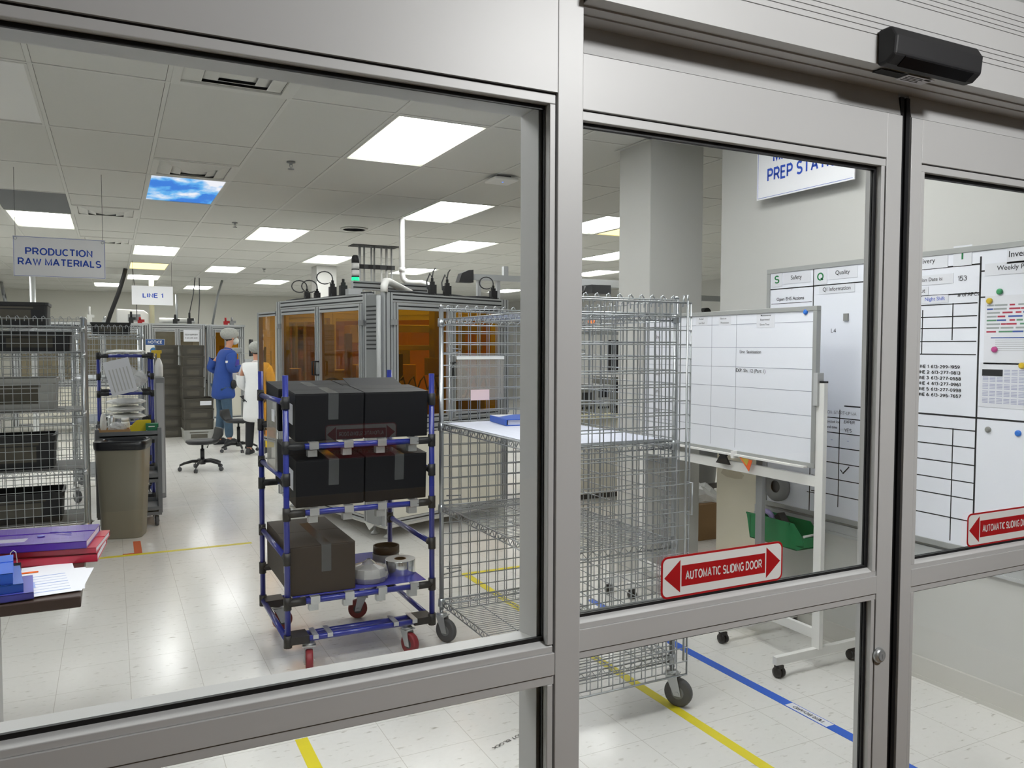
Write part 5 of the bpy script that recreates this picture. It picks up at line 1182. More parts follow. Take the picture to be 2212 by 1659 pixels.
# second rack cart
r2 = rack_cart('narrow blue pipe rack cart with bags standing behind the utility cart', -.11,.34,8.25,8.85,1.52,((1.49,1.49),(1.14,1.14),(.86,.86),(.45,.45)),(1.3,.7),.168,clips=False)
for (x,y), a in zip(((-.06,8.29),(.29,8.29),(.29,8.81),(-.06,8.81)), (-1.5,-1.5,-1.4,-1.6)):
    q = r2.matrix_basis.inverted() @ V(x,y,0); caster(r2, (q.x,q.y), .155, .05, .03, a, 'redwheel','dgrey')
RT = .0205
blob('plastic_bag','clear bag of parts on the upper level of the narrow rack cart',(.13,8.5,1.14+RT),.17,.2,.11,'film','bag',9); 
for k in range(3): blob('bagged_parts',('lowest','middle','topmost')[k]+' white bagged bundle stacked on the narrow rack cart',(.12,8.5,.86+RT+.07*k),.17,.2,.031,'white_bag','bag',20+k,'white bagged bundles on the narrow rack cart',.12)
blob('plastic_bag','flat white bag lying on top of the narrow rack cart',(.12,8.5,1.49+RT),.18,.22,.018,'white_bag','bag',31,amp=.3)
t = thing('document_sheet','tilted printed sheet in a sleeve hung on the narrow rack cart','paper',(.07,8.2,1.3)); t.matrix_basis = t.matrix_basis @ Matrix.Rotation(R(-14),4,'Y')
MB().box(-.11,.11,-.003,.0,-.16,.16).build('sheet', M_['paper'], t); q = MB()
for k in range(6): q.box(-.08+.03*k,-.07+.03*k,-.0036,-.003,-.13,.08)
q.build('print', M_['lgrey'], t)
# other cages
c2 = cage_truck('wire cage truck by the far end of the desk, black tote on top', (-.775,7.065,0), -PI/2, (1.727,1.53,1.094,.657,.25), 1.775, 'closed', angs=(-1.99,)*4)
cage_truck('wire cage truck standing end on behind the narrow rack cart', (-.03,9.75,0), 0, (1.7,1.25,.8,.25), 1.775, 'closed')
def tote(name, label, c, w, d, h, m, group=None, rz=0):
    t = thing(name, label, 'crate', c, rz, group)
    b = MB(); k = .94
    loft(b, [rr3(w*k,d*k,.02,0,2),rr3(w*.97,d*.97,.02,h*.88,2),rr3(w*.97-.012,d*.97-.012,.02,h*.88,2),rr3(w*k-.012,d*k-.012,.02,.006,2)], smooth=False, cap1=True); b.build('body', M_[m], t)
    r_ = MB(); loft(r_, [rr3(w,d,.02,h*.86,2),rr3(w,d,.02,h,2),rr3(w-.03,d-.03,.018,h,2),rr3(w-.03,d-.03,.018,h*.86,2),rr3(w,d,.02,h*.86,2)], cap0=False, smooth=False); r_.build('rim', M_[m], t)
    l = MB(); l.box(-w*.27,w*.27,-d/2*k-.006,-d/2*k-.001,h*.22,h*.68); l.box(-w*.3,w*.3,-d/2*.97-.004,-d/2*.97+.002,h*.72,h*.80); l.build('label_plate', M_['tote_plate'], t)
    for x in (-w*.44,w*.44): MB().box(x-.006,x+.006,-d/2-.001,-d/2+.012,h*.05,h*.9).build('corner_rib', M_[m], t)
    return t
M_['tote'] = mat('smoke_tote','45423a',.35,noise=.08,scale=4); M_['tote_plate'] = mat('tote_label_window','57544b',.2); M_['tote_black'] = mat('black_tote','191b1d',.45); M_['tote_grey'] = mat('grey_tote','a5a6a2',.5)
tote('storage_tote','black tote on top of the wire cage truck near the desk',(-.66,7.05,1.7335),.50,.36,.17,'tote_black')
tote('storage_tote','black tote on the upper shelf of the end-on wire cage truck',(.0,9.5,1.7065),.38,.5,.12,'tote_black')
tote('storage_tote','grey tote on the middle shelf of the wire cage truck near the desk',(-.64,7.05,1.1005),.55,.38,.24,'tote_grey')
tote('storage_tote','dark tote on the low shelf of the wire cage truck near the desk',(-.66,7.05,.6635),.55,.38,.25,'tote_black')
M_['liner'] = mat('grey_shelf_sheet','7c7d7b',.6)
for z, s in ((.25,'bottom'),(.657,'second lowest'),(1.094,'middle'),(1.53,'second highest')):
    tag(MB().box(-1.34,-.21,6.78,7.34,z+.004,z+.006).build('shelf_liner', M_['liner']), 'grey sheet lining the '+s+' shelf of the cage near the desk', 'shelf liner', 'grey liners in the cage near the desk')
tote('storage_tote','dark tote on the bottom shelf of the wire cage truck near the desk',(-.64,7.09,.2565),.6,.4,.22,'tote_black')
tote('storage_tote','smoke dark tote on the second highest shelf of the wire cage truck near the desk',(-.54,7.09,1.5365),.55,.38,.15,'tote_black')
# ------------------------------------------------------------------ stacked totes
ORD = ['topmost','second from top','third from top','fourth from top','fifth from top','sixth from top','seventh from top','eighth from top','bottom']
t0 = None
for k in range(9):
    z = .178*(8-k)+.002; x = .918 if k > 1 else .868
    lab = ORD[k]+' dark tote of the nine high stack beside the narrow rack cart'
    if t0 is None: t0 = tote('storage_tote', lab, (x,15.28,z), .36,.54,.178,'tote','stacked dark totes')
    else: dup(t0, (x,15.28,z), None, lab)
for k in range(5):
    z = .712+.178*(4-k); x = 1.222 if k > 1 else 1.232
    dup(t0, (x,14.66,z), None, ORD[k]+' dark tote of the five stacked on the wider totes by the man')
w0 = None
for k in range(3):
    lab = ('topmost','middle','lowest')[k]+' wide dark tote under the five stacked totes by the man'
    if w0 is None: w0 = tote('storage_tote', lab, (1.30,14.62,.1785+.1775*(2-k)), .49,.58,.176,'tote','stacked dark totes'); MB().box(.02,.2,-.2925,-.2915,.06,.13).build('label_card', M_['paper'], w0)
    else: 
        o = dup(w0, (1.30,14.62,.1785+.1775*(2-k)), None, lab)
        for ch in [c for c in o.children if c.name.startswith('label_card')]: bpy.data.objects.remove(ch)
tote('storage_tote','pale grey tote at the very bottom under the wide dark totes',(1.30,14.62,0.0),.49,.58,.1775,'tote_grey')

# ------------------------------------------------------------------ stools
M_['seat'] = mat('stool_seat','232426',.5,bump=.05)
def stool(label, c, rz, hs, rot):
    t = thing('work_stool', label, 'stool', c, rz, 'black rolling work stools')
    b = MB(); b.lathe([(.0,.075),(.035,.075),(.045,.10),(.04,.14),(.028,.15)], n=14)
    for k in range(5):
        a = 2*PI*k/5+rot; d = V(math.cos(a),math.sin(a),0); b.path([V(0,0,.115),d*.12+V(0,0,.12),d*.22+V(0,0,.095),d*.27+V(0,0,.072)],[.024,.02,.017,.013],8)
    b.build('star_base', M_['black'], t)
    for k in range(5):
        a = 2*PI*k/5+rot; d = V(math.cos(a),math.sin(a),0); e = V(-d.y,d.x,0); w = MB()
        for s in (-1,1): w.lathe([(.006,s*.005),(.024,s*.005),(.026,s*.012),(.022,s*.02),(.006,s*.021)], d*.27+V(0,0,.026), 12, Matrix(((d.x,0,e.x,0),(d.y,0,e.y,0),(0,1,0,0),(0,0,0,1))))
        w.tube(d*.27+V(0,0,.03), d*.27+V(0,0,.075), .006, 8); w.build('caster', M_['dgrey'], t)
    MB().tube((0,0,.14),(0,0,hs-.10),.026,12).tube((0,0,hs-.10),(0,0,hs-.03),.014,10).build('gas_column', M_['black'], t)
    s = MB(); n = 20; rings = []
    for r, z in ((.10,-.04),(.17,-.035),(.195,-.01),(.185,.012),(.12,.015),(.02,.006)):
        rings.append([(r*math.cos(2*PI*k/n)*1.05, r*math.sin(2*PI*k/n)*.95, hs+z) for k in range(n)])
    loft(s, rings, cap1=True); s.build('seat', M_['seat'], t)
    k = MB(); loft(k, [[(x0+dx, y*wd, hs+z) for x0,y in ((.0,-.15),(.03,-.16),(.045,0),(.03,.16),(.0,.15),(.012,0))] for dx,wd,z in ((.13,.7,-.01),(.165,.85,.03),(.19,1,.08),(.195,.95,.13),(.195,.8,.16))], cap1=True); k.build('backrest', M_['seat'], t, bevel=.006)
    MB().path([(.05,-.08,hs-.05),(.0,-.2,hs-.065)],.007,6).build('height_lever', M_['black'], t)
    return t
stool('black rolling work stool alone in the aisle', (1.02,10.87,0), .2, .375, .35)
stool('black rolling work stool behind the person in white', (1.70,12.62,0), 2.6, .47, .9)

# ------------------------------------------------------------------ people
def skin(name, chains, m, parent, sub=2):
    """connected chains of (x, y, z, r) or (x, y, z, rx, ry) grown into one smooth surface"""
    vs, ed, rad, idx = [], [], [], {}
    for ch in chains:
        prev = None
        for q in ch:
            k = tuple(round(v,4) for v in q[:3])
            if k not in idx: idx[k] = len(vs); vs.append(k); rad.append((q[3], q[4] if len(q) > 4 else q[3]))
            i = idx[k]
            if prev is not None and i != prev: ed.append((prev,i))
            prev = i
    me = bpy.data.meshes.new(name); me.from_pydata(vs, ed, []); me.materials.append(m)
    o = bpy.data.objects.new(name, me); COL.objects.link(o); o.parent = parent
    o.modifiers.new('skin','SKIN').use_smooth_shade = True
    for i, sv in enumerate(me.skin_vertices[0].data): sv.radius = rad[i]; sv.use_root = (i == 0)
    if sub: o.modifiers.new('subdivision','SUBSURF').levels = sub; o.modifiers['subdivision'].render_levels = sub
    dg = bpy.context.evaluated_depsgraph_get(); dg.update()
    nm = bpy.data.meshes.new_from_object(o.evaluated_get(dg)); nm.name = name
    o.modifiers.clear(); o.data = nm
    for p in nm.polygons: p.use_smooth = True
    return o
M_['skin'] = mat('skin','c08a70',.6); M_['coat'] = mat('blue_smock','21448e',.8,noise=.12,scale=14); M_['jean'] = mat('denim','3c5468',.85,noise=.2,scale=30); M_['hairnet'] = mat('hair_net','b4b6b0',.7,noise=.3,scale=40,alpha=.72); M_['mask'] = mat('face_mask','cfcfc8',.85); M_['shoe'] = mat('dark_shoe','202226',.6); M_['sole'] = mat('white_sole','d8d8d4',.6); M_['glove'] = mat('violet_glove','5a4ab8',.5); M_['hair'] = mat('dark_hair','2e2722',.8); M_['wcoat'] = mat('white_coat','e6e8ea',.8,noise=.04,scale=12); M_['navy'] = mat('navy_cloth','27407c',.85); M_['blackpants'] = mat('black_trousers','191b20',.85)
def head_parts(t, hx, hz, lean, tone='skin', hair=True):
    """profile head: face towards +x; mask, hair and net are its own pieces"""
    b = MB(); b.ball((hx,0,hz),.097,.078,.118,18,12)
    return b
def hand_chain(w, d, up, s=1.0):
    """palm plus five bent fingers from the wrist w along d"""
    w, d, up = Vector(w), Vector(d).normalized(), Vector(up).normalized(); sd = d.cross(up).normalized(); ch = []
    pm = w+d*.055*s
    ch.append([(*w,.021),(*(w+d*.03*s),.024),(*pm,.026)])
    for k, (o, l) in enumerate(((-.028,.062),(-.010,.074),(.009,.070),(.027,.055))):
        p = pm+sd*o*s+d*.022*s; q = p+d*l*.5*s-up*.008; r_ = q+d*l*.35*s-up*.026
        ch.append([(*pm,.026),(*p,.0095),(*q,.0088),(*r_,.0078)])
    p = w+d*.035*s-sd*.03*s; ch.append([(*(w+d*.03*s),.024),(*p,.0105),(*(p+d*.03*s-sd*.012*s-up*.012),.0095)])
    return ch
def person(label, c, rz, H, coat, leg, coat_len, arms, lean=.02, shoe_sole=False, glove=False, under=None, stance=.09):
    t = thing('person', label, 'person', c, rz); k = H/1.80
    S = lambda x,y,z: (x*k, y*k, z*k)
    def ch(pts): return [(*S(*p[:3]), *[r*k for r in p[3:]]) for p in pts]
    # body: one continuous surface, trunk, neck, head, arms with hands, legs with feet
    P = ch([(0,0,.97,.12,.15),(.0,0,1.12,.10,.13),(lean*.6,0,1.30,.10,.135),(lean,0,1.44,.08,.125),(lean+.01,0,1.50,.052),(lean+.03,0,1.56,.05),(lean+.055,0,1.64,.072),(lean+.065,0,1.70,.088),(lean+.06,0,1.76,.072)])
    chains = [P]
    for s, (e, w, d) in arms.items():
        sh = (lean*.9, s*.185, 1.43)
        A_ = ch([(lean,0,1.44,.08,.125),(*sh,.043),(*e,.036),(*w,.026)]); chains.append(A_)
        hc = hand_chain(S(*w), d, (0,0,1), k)
        hc[0][0] = A_[-1]; chains += hc
    for s in (-1,1):
        fx = .05*s*-1
        chains.append(ch([(0,0,.97,.12,.15),(.0,s*stance,.90,.085),(.015+fx*.3,s*(stance+.005),.50,.058),(fx,s*(stance+.01),.09,.042),(fx+.07,s*(stance+.015),.045,.036),(fx+.16,s*(stance+.02),.035,.03)]))
    skin('body', chains, M_['skin'], t, 1)
    # coat
    cc = [ch([(0,0,coat_len,.20,.235),(0,0,coat_len+.12,.185,.22),(0,0,.97,.165,.20),(.0,0,1.14,.135,.165),(lean*.6,0,1.30,.14,.18),(lean,0,1.435,.12,.17),(lean+.012,0,1.49,.080),(lean+.022,0,1.535,.066)])]
    for s, (e, w, d) in arms.items():
        sh = (lean*.9, s*.185, 1.43); w2 = tuple(e[i]+(w[i]-e[i])*.9 for i in range(3))
        cc.append(ch([(lean,0,1.435,.12,.17),(*sh,.092),(*e,.074),(*w2,.056)]))
    skin('coat', cc, M_[coat], t, 2)
    # trousers
    tr = []
    for s in (-1,1):
        fx = .05*s*-1
        tr.append(ch([(0,0,.96,.13,.165),(.0,s*stance,.86,.10),(.015+fx*.3,s*(stance+.005),.50,.076),(fx,s*(stance+.01),.10,.066)]))
    skin('trousers', tr, M_[leg], t, 2)
    for s in (-1,1):
        fx = .05*s*-1*k; y = s*(stance+.015)*k; b = MB()
        b.use(0); loft(b, [[(fx+(x*.5+.045)*sc, y+yy*sc2, z) for x,yy in ((-.24,-.03),(-.24,.03),(.05,.048),(.24,.04),(.29,0),(.24,-.04),(.05,-.048))] for sc,sc2,z in ((1,1,.012),(1.02,1.05,.03),(.95,.95,.055),(.62,.85,.085),(.45,.7,.105))], cap1=True, smooth=False)
        b.use(1); b.prism([(fx+(x*.5+.045)*1.03, y+yy*1.1) for x,yy in ((-.24,-.03),(-.24,.03),(.05,.048),(.24,.04),(.29,0),(.24,-.04),(.05,-.048))][::-1],(0,0,0),(1,0,0),(0,1,0),.014,(0,0,1))
        b.build('shoe', [M_['shoe'], M_['sole' if shoe_sole else 'shoe']], t, bevel=.005)
    hx, hz = (lean+.062)*k, 1.70*k
    f = MB(); f.ball((hx+.098*k,0,hz-.012),.014,.012,.02,8,6); f.ball((hx+.082*k,.03*k,hz+.012),.012,.012,.009,8,6); f.ball((hx+.082*k,-.03*k,hz+.012),.012,.012,.009,8,6)
    f.build('nose_and_eyes', M_['skin'], t)
    for s in (-1,1): MB().ball((hx-.005*k,s*.086*k,hz-.01),.022,.010,.034,10,8).build('ear', M_['skin'], t)
    MB().ball((hx-.018*k,0,hz+.02),.098*k,.089*k,.105*k,16,10).build('hair', M_['hair'], t)
    b = MB(); b.ball((hx-.025*k,0,hz+.045*k),.142*k,.125*k,.10*k,18,12); rnd = random.Random(3); b.v = [(x*(1+.02*(rnd.random()-.5)),y*(1+.04*(rnd.random()-.5)),z) for x,y,z in b.v]; b.build('hair_net', M_['hairnet'], t)
    MB().ball((hx+.058*k,0,hz-.062*k),.062*k,.074*k,.062*k,14,10).build('face_mask', M_['mask'], t)
    if glove:
        for s, (e, w, d) in arms.items():
            hc = hand_chain(S(*w), d, (0,0,1), k); hc = [[(*q[:3], q[3]+.0025) for q in c_] for c_ in hc]
            skin('glove', hc, M_['glove'], t, 1)
    return t
m1 = person('person in a blue smock, jeans and hair net standing by the totes', (1.60,13.55,0), R(13), 1.84, 'coat','jean', .70,
   {-1: ((.02,-.27,1.17),(.27,-.17,1.23),(1,.25,.1)), 1: ((-.13,.29,1.2),(.10,.25,1.12),(1,-.3,.1))}, glove=True, lean=.07)
MB().cbox((-.02,-.268,1.34),.07,.004,.035).build('name_badge', M_['white'], m1); MB().ball((.10,-.19,.98),.05,.035,.075,10,8).build('belt_pouch', M_['black'], m1)
m2 = person('person in a white coat and hair net beside the amber machine, back turned', (1.875,12.10,0), R(66), 1.62, 'wcoat','blackpants', .52,
   {-1: ((.02,-.26,1.15),(.24,-.19,1.05),(1,.2,.0)), 1: ((.03,.26,1.15),(.24,.19,1.05),(1,-.2,.0))}, shoe_sole=True, lean=.05)
skin('under_coat', [[(0,0,.52,.12,.155),(0,0,.75,.13,.165),(0,0,.95,.12,.15)]], M_['navy'], m2, 2)

# ------------------------------------------------------------------ line 1 machine far behind
l1 = thing('machine_cell', 'far aluminium machine line with tech support notice behind the stacked totes', 'machine', (1.2,17.3,0))
M_['smoked'] = pane('smoked_sheet',(.55,.48,.33),.08,.03,.25,(.5,.45,.33))
_am = M_['amber']; M_['amber'] = M_['smoked']
face(V(-1.6,16.8,0),V(.62,16.75,0),3,l1,(.09,.06),1.98,.95,hinge=False); face(V(.62,16.7,0),V(1.65,16.7,0),2,l1,(.09,.06),2.0,.95,hinge=False)
M_['amber'] = _am
face(V(1.75,17.0,0),V(2.45,17.15,0),2,l1,(.08,.08),2.0,.95); face(V(1.66,17.6,0),V(1.72,17.02,0),1,l1,(.06,.06),2.0,.95,hinge=False)
MB().box(-1.6,1.65,17.5,17.55,.1,1.98).box(1.75,2.45,17.7,17.75,.1,1.9).build('back_panel', M_['cab'], l1, True); MB().box(-1.6,1.65,16.85,17.5,.85,.9).box(1.75,2.45,17.16,17.7,.85,.9).build('deck', M_['iron'], l1, True)
MB().box(.8,1.1,17.0,17.2,.9,1.5).box(1.2,1.45,17.0,17.3,.9,1.7).box(2.0,2.2,17.3,17.5,.9,1.6).box(-.8,-.4,17,17.3,.9,1.5).build('tooling', M_['iron'], l1, True)
MB().box(-1.6,1.66,16.72,17.5,1.98,2.02).build('roof_frame', M_['ext'], l1, True)
# clutter on its roof
def rod(name, label, cat, m, *tubes, z0=None):
    b = MB()
    for p, q, r in tubes: b.tube(p, q, r, 8)
    return tag(b.build(name, M_[m]), label, cat)
M_['cream'] = mat('cream_plastic','e2dcb8',.5)
rod('post','cream upright post on the far machine roof under the line 1 sign','post','cream',((.72,17.0,2.02),(.72,17.0,2.92),.045))
rod('post','slim aluminium mast on the far machine roof','post','ext',((1.16,17.0,2.02),(1.16,17.0,2.6),.022))
rod('pipe','white horizontal pipe along the far machine roof','pipe','white',((.85,17.1,2.09),(1.5,17.1,2.09),.05))
t = thing('hood','white rounded hood standing on the far machine roof','hood',(.38,17.2,2.02)); MB().prism([(-.28,0),(.28,0),(.28,.2),(.2,.26),(-.28,.28)],(.38,17.1,2.02),(1,0,0),UPV,.2,(0,1,0)).build('shell', M_['white'], t, True, bevel=.02); MB().box(.30,.52,17.095,17.1,2.06,2.2).build('opening', M_['grey'], t, True)
for k, (x, h, m, s) in enumerate(((.35,.22,'blacks','black regulator unit in front of the white hood'),(.5,.12,'red','small red valve in front of the white hood'),(1.12,.18,'blacks','black sensor on the far machine roof'),(1.38,.22,'blacks','dark bracket unit at the far machine roof corner'),(2.1,.15,'red','small red valve on the far amber cabinet'),(2.22,.16,'grey','grey actuator on the far amber cabinet'),(-.1,.12,'zinc','metal fitting on the far machine roof behind the cage'),(-.35,.3,'white','white fitting on the far machine roof'))):
    b = MB(); y = 16.85 if x < 1.7 else 17.25; z = 2.0205
    b.box(x-.04,x+.04,y-.03,y+.03,z,z+h*.5); b.tube((x,y,z+h*.5),(x,y,z+h),.02,8); b.cbox((x+.05,y,z+h*.4),.06,.03,.05); tag(b.build('valve_unit', M_[m]), s, 'valve unit')
MB().box(1.75,2.45,17.02,17.7,1.98,2.02).build('roof_frame', M_['ext'], l1, True)
t = tag(MB().box(1.255,1.535,16.665,16.667,1.675,1.9).build('notice_sheet', M_['paper']), 'white tech support phone notice on the far machine window', 'notice'); b = MB(); put_text(b,'TECH SUPPORT',V(1.395,16.665,1.81),(1,0,0),UPV,height=.032,width=.24,bold=.03); put_text(b,'9-613-299-4079',V(1.395,16.665,1.745),(1,0,0),UPV,height=.028,width=.22,bold=.03); b.build('lettering', M_['ink'], t)
t = thing('notice_sign','blue and white notice sign above the stacked totes','sign',(.75,16.6,1.5)); MB().box(.58,.915,16.66,16.664,1.36,1.72).build('panel', M_['white'], t, True); MB().box(.585,.91,16.657,16.66,1.61,1.715).build('header_band', mat('notice_blue','1d4a8c',.5), t, True); b = MB(); put_text(b,'NOTICE',V(.75,16.657,1.662),(1,0,0),UPV,height=.06,width=.25,bold=.03); b.build('lettering', M_['white'], t, True); MB().lathe([(.06,0),(.06,.002)],(.72,16.66,1.5),16,Matrix.Rotation(PI/2,4,'X')).build('pictogram', mat('notice_blue_2','3b74a8',.5), t, True)
# hoses and leads hanging from the ceiling
def hose(label, m, r, *pts, name='hanging_hose', cat='hose'): return tag(MB().path([Vector(p) for p in pts], r, 8).build(name, M_[m]), label, cat)
hose('thick black hose hanging from the ceiling beside the line 1 sign','blacks',.035,(.25,15.48,2.93),(.22,15.5,2.8),(.13,15.6,2.5),(.0,15.8,2.15),(-.05,15.95,1.99))
hose('thin grey lead hanging beside the black hose','dgrey',.006,(.36,15.5,2.93),(.38,15.6,2.7),(.42,15.7,2.4),(.42,15.8,2.05))
hose('thin grey lead hanging past the line 1 sign','dgrey',.009,(1.5,16.9,2.93),(1.46,16.9,2.6),(1.38,16.9,2.2))
hose('thin dark lead hanging straight past the line 1 sign','dgrey',.009,(1.58,16.95,2.93),(1.58,16.95,2.5),(1.55,16.95,2.03))
hose('slanting blue grey hose above the far amber cabinet','grey',.022,(2.05,17.3,2.93),(1.95,17.25,2.6),(1.84,17.2,2.03))
hose('grey hose hanging by the raw materials sign at the picture edge','grey',.028,onz(3,610,2.93),ony(8,635,16.3),ony(14,662,16.5),ony(18,700,16.6))
tag(MB().tube((ony(70,600,12.2).x,12.2,0),(ony(70,600,12.2).x,12.2,CZ),.036,12).build('steel_pole', M_['zinc']), 'steel pole rising behind the raw materials sign', 'pole')
# slim grey cabinet with spray bottle
t = thing('cabinet','slim grey cabinet beside the narrow rack cart','cabinet',(.47,9.25,0)); MB().box(.40,.49,9.05,9.40,0,1.26).build('body', M_['grey'], t, True, bevel=.006); MB().box(.41,.48,9.045,9.05,.05,1.2).build('door', M_['lgrey'], t, True)
t = thing('spray_bottle','white spray bottle with a yellow trigger on the slim grey cabinet','bottle',(.445,9.2,1.26)); MB().lathe([(.036,0),(.04,.01),(.04,.12),(.026,.17),(.015,.19),(.014,.2)],n=18).build('body', M_['white'], t)
MB().box(-.016,.016,-.016,.016,.2,.25).box(-.07,.03,-.013,.013,.245,.28).add([(-.05,-.006,.245),(-.035,-.006,.245),(-.035,-.006,.19),(-.05,.006,.245),(-.035,.006,.245),(-.035,.006,.19)],[(0,1,2),(5,4,3),(0,3,4,1),(1,4,5,2),(2,5,3,0)]).build('trigger_head', M_['myel'], t, bevel=.004)
# bench, bins and monitor behind the people
t = thing('workbench','grey workbench with a wire upstand behind the two people','workbench',(2.15,15.3,0)); MB().box(1.85,2.75,15.0,15.6,.86,.9).build('top', M_['lgrey'], t, True)
for x in (1.88,2.7):
    for y in (15.03,15.55): MB().box(x-.02,x+.02,y-.02,y+.02,0,.86).build('leg', M_['lgrey'], t, True)
b = MB(); 
for z in (1.2,1.45):
    for x in (1.88,2.7): b.tube((x,15.55,.9),(x,15.55,1.5),.012,8)
    b.box(1.88,2.7,15.35,15.57,z,z+.008)
b.build('upper_shelves', M_['zinc'], t, True)
M_['binclear'] = mat('clear_bin','c4c8cc',.3,alpha=.6); M_['binviolet'] = mat('violet_bin','4a3fa0',.4)
for k, (x,y,z,w,h,m,s) in enumerate(((2.0,15.45,1.209,.2,.14,'binviolet','violet parts bin on the bench shelf behind the people'),(2.3,15.45,1.209,.2,.14,'binclear','clear parts bin on the bench shelf next to the violet one'),(1.98,15.2,.9005,.2,.2,'binclear','clear tall bin on the workbench top behind the man'),(2.22,15.2,.9005,.22,.16,'binclear','clear low bin on the workbench top'),(2.05,15.45,1.459,.2,.1,'grey','grey box on the highest bench shelf'))): 
    tag(MB().box(x-w/2,x+w/2,y-.09,y+.09,z,z+h).build('parts_bin', M_[m], bevel=.01), s, 'bin', 'bins on the far workbench')
t = thing('monitor','dark monitor on an arm above the far workbench','monitor',(2.25,14.7,0)); MB().cbox((2.24,14.9,1.56),.04,.36,.30,Matrix.Rotation(R(-14),3,'Z')).build('screen', M_['black'], t, True, bevel=.006); MB().box(2.26,2.31,14.88,14.94,1.45,1.62).box(2.3,2.5,14.9,14.93,1.54,1.58).box(2.47,2.5,14.9,15.05,.9015,1.58).build('arm', M_['dgrey'], t, True)
t = thing('safety_box','yellow box with a round button on a stand by the person in white','box',(1.97,11.6,0)); MB().box(1.925,2.035,11.55,11.63,.16,.40).build('body', mat('safety_yellow','d8b81e',.5), t, True, bevel=.01); MB().lathe([(.035,0),(.033,.012),(.02,.016)],(1.98,11.55,.29),16,Matrix.Rotation(PI/2,4,'X')).build('button', M_['dgrey'], t, True); MB().box(1.96,2.0,11.57,11.61,0,.16).box(1.92,2.04,11.53,11.65,0,.008).build('stand', M_['dgrey'], t, True)

# ------------------------------------------------------------------ bay seen past the wire cage and column
t = thing('test_bench','long cream bench cabinet with instruments seen through the wire cage','bench',(4.9,7.3,0))
MB().box(4.1,5.30,7.0,7.7,.06,.84).build('cabinet', M_['cab'], t, True, bevel=.006); MB().box(4.05,5.35,6.95,7.75,.84,.89).build('worktop', M_['cream'], t, True, bevel=.006); MB().box(4.15,5.25,7.05,7.65,0,.06).build('plinth', M_['dgrey'], t, True)
for x in (4.09,5.28): MB().box(x-.03,x+.03,7.60,7.66,.89,2.32).build('upright', M_['ext'], t, True)
MB().box(4.05,5.35,7.58,7.66,2.26,2.34).box(4.05,5.35,7.2,7.66,1.72,1.75).build('upper_frame', M_['ext'], t, True)
rnd = random.Random(11); nm = ['grey instrument box','pale green instrument box','white power supply','grey amplifier box','dark analyser box']
for k in range(6):
    x = 4.15+.2*k+.0; h = (.34,.26,.30,.38,.28,.34)[k]
    u = thing('instrument', ('first','second','third','fourth','fifth','sixth')[k]+' '+('pale green-grey','grey')[k%2]+' instrument on the cream bench, counting away from the door post', 'instrument', (x+.09,7.3,.89), 0, 'instruments on the cream bench')
    MB().box(x,x+.18,7.1,7.5,.8905,.8905+h).build('case', M_['iron' if k%2 else 'lgrey'], u, True, bevel=.005)
    b = MB(); 
    for q in range(3): b.lathe([(.016,0),(.014,.015)],(x+.04+.05*q,7.1,.95),10,Matrix.Rotation(PI/2,4,'X'))
    b.box(x+.03,x+.15,7.096,7.1,.8905+h*.55,.8905+h*.85); b.build('controls', M_['blacks'], u, True)
for k in range(3):
    x = 4.17+.17*k; u = thing('power_meter', ('first','second','third')[k]+' white meter with an orange display on the shelf above the instruments', 'meter', (x,7.35,1.7505), 0, 'orange display meters'); 
    MB().box(x,x+.14,7.25,7.5,1.7505,1.90).build('case', M_['white'], u, True, bevel=.004); MB().box(x+.03,x+.11,7.247,7.25,1.84,1.87).build('display', glow('orange_display','ff7a2a',1.5) if k == 0 else M_['odisp'], u, True)
    if k == 0: M_['odisp'] = bpy.data.materials['orange_display']
t = thing('monitor','dark flat monitor standing among the instruments of the cream bench','monitor',(4.85,7.15,.89)); MB().box(4.66,5.06,7.02,7.05,1.32,1.66).build('screen', M_['blacks'], t, True, bevel=.005); MB().box(4.83,4.89,7.05,7.08,.9,1.45).box(4.74,4.98,7.0,7.09,.8902,.905).build('stand', M_['dgrey'], t, True)
hose('black cable drooping under the frame beyond the cage','blacks',.012,(4.3,7.5,2.26),(4.36,7.45,2.16),(4.5,7.4,2.12),(4.58,7.4,2.19),(4.6,7.42,2.24))
tag(MB().box(4.62,4.86,7.3,7.56,2.16,2.258).build('junction_box', M_['dgrey'], bevel=.006), 'dark junction box under the frame beyond the cage', 'junction box')
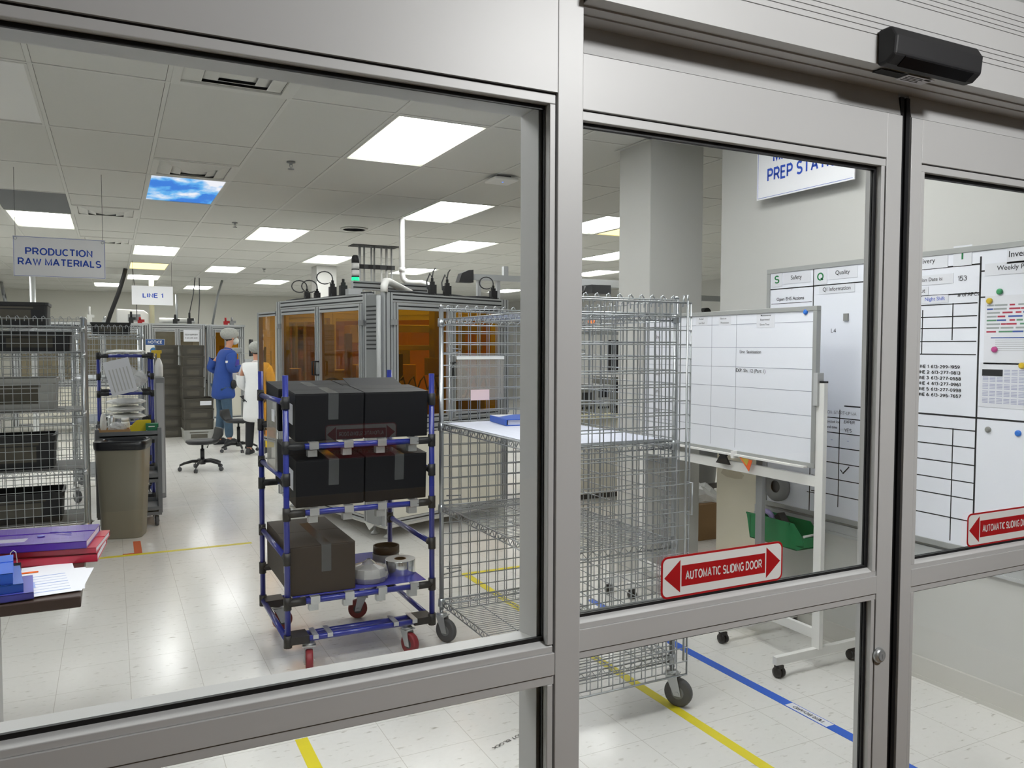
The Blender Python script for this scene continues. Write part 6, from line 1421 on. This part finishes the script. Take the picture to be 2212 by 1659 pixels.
# between column and wall end: dark legged table, grey bin, brown bag
t = thing('steel_table','dark steel framed table seen between the column and the wall end','table',(5.2,6.2,0))
MB().box(4.55,5.9,5.9,6.5,.93,.97).build('top', M_['lgrey'], t, True)
for x in (4.6,5.85):
    for y in (5.93,6.47): MB().box(x-.03,x+.03,y-.03,y+.03,0,.93).build('leg', M_['dgrey'], t, True)
MB().box(4.6,5.85,6.45,6.49,.12,.17).box(4.6,4.64,5.93,6.47,.12,.17).build('stretcher', M_['dgrey'], t, True)
t = thing('storage_bin','grey lidded bin standing behind the dark steel table','bin',(5.75,6.9,0)); MB().lathe([(.21,0),(.26,.55)],(5.75,6.95,0),20).build('body', M_['grey'], t, True); MB().lathe([(.275,.55),(.275,.59),(.2,.62)],(5.75,6.95,0),20).build('lid', M_['lgrey'], t, True)
t = thing('paper_bag','open brown carton lined with a clear bag by the wall end','bag',(4.42,5.3,0)); MB().box(4.2,4.62,5.1,5.5,0,.30).build('carton', mat('brown_card','8e6f4c',.8), t, True, bevel=.005); b = MB(); rnd = random.Random(2); b.ball((4.40,5.3,.30),.2,.19,.14,14,8); b.v = [(x+.03*(rnd.random()-.5),y+.03*(rnd.random()-.5),max(.3005,z+.05*(rnd.random()-.5))) for x,y,z in b.v]; b.sm=[False]*len(b.sm); b.build('liner_bag', M_['film'], t, True)
hose('black cable looping under the dark steel table','blacks',.009,(4.7,5.86,.94),(4.72,5.86,.6),(4.8,5.85,.45),(4.95,5.85,.2),(5.1,5.8,.01))
t = thing('machine_cell','pale machine with gripper heads seen in the gap beside the wall end','machine',(7.9,9.6,0)); MB().box(7.2,9.2,9.3,10.2,0,.9).build('cabinet', M_['cab'], t, True); MB().box(7.3,9.1,9.4,9.5,2.28,2.36).box(7.3,7.38,9.4,9.5,.9,2.3).box(9.02,9.1,9.4,9.5,.9,2.3).build('gantry', M_['ext'], t, True)
MB().box(7.55,7.72,9.35,9.6,1.2,2.28).build('column', M_['iron'], t, True); MB().box(7.72,7.95,9.3,9.5,1.75,1.95).box(7.75,7.98,9.3,9.5,2.02,2.12).build('gripper', M_['white'], t, True); MB().lathe([(.07,-.05),(.07,.05)],(7.85,9.3,2.1),14,Matrix.Rotation(PI/2,4,'X')).build('motor', M_['blacks'], t, True)
t = thing('exit_horn','dark red dome alarm on the ceiling past the column','alarm',(7.55,10.6,CZ)); MB().lathe([(.10,0),(.09,-.03),(.04,-.05)],n=18).build('dome', mat('alarm_red','7a1a22',.5), t); MB().lathe([(.035,-.05),(.03,-.07)],n=12).build('lens', M_['white'], t)
t = thing('partition_screen','cream free standing screen panel behind the mobile whiteboard','screen',(4.0,5.0,0)); MB().box(3.80,3.83,4.85,5.5,.02,1.0).build('panel', M_['cab'], t, True)
MB().box(3.78,3.85,4.80,4.86,0,1.02).build('post', M_['ext'], t, True); MB().box(3.78,3.85,5.48,5.54,0,1.02).build('post', M_['ext'], t, True)
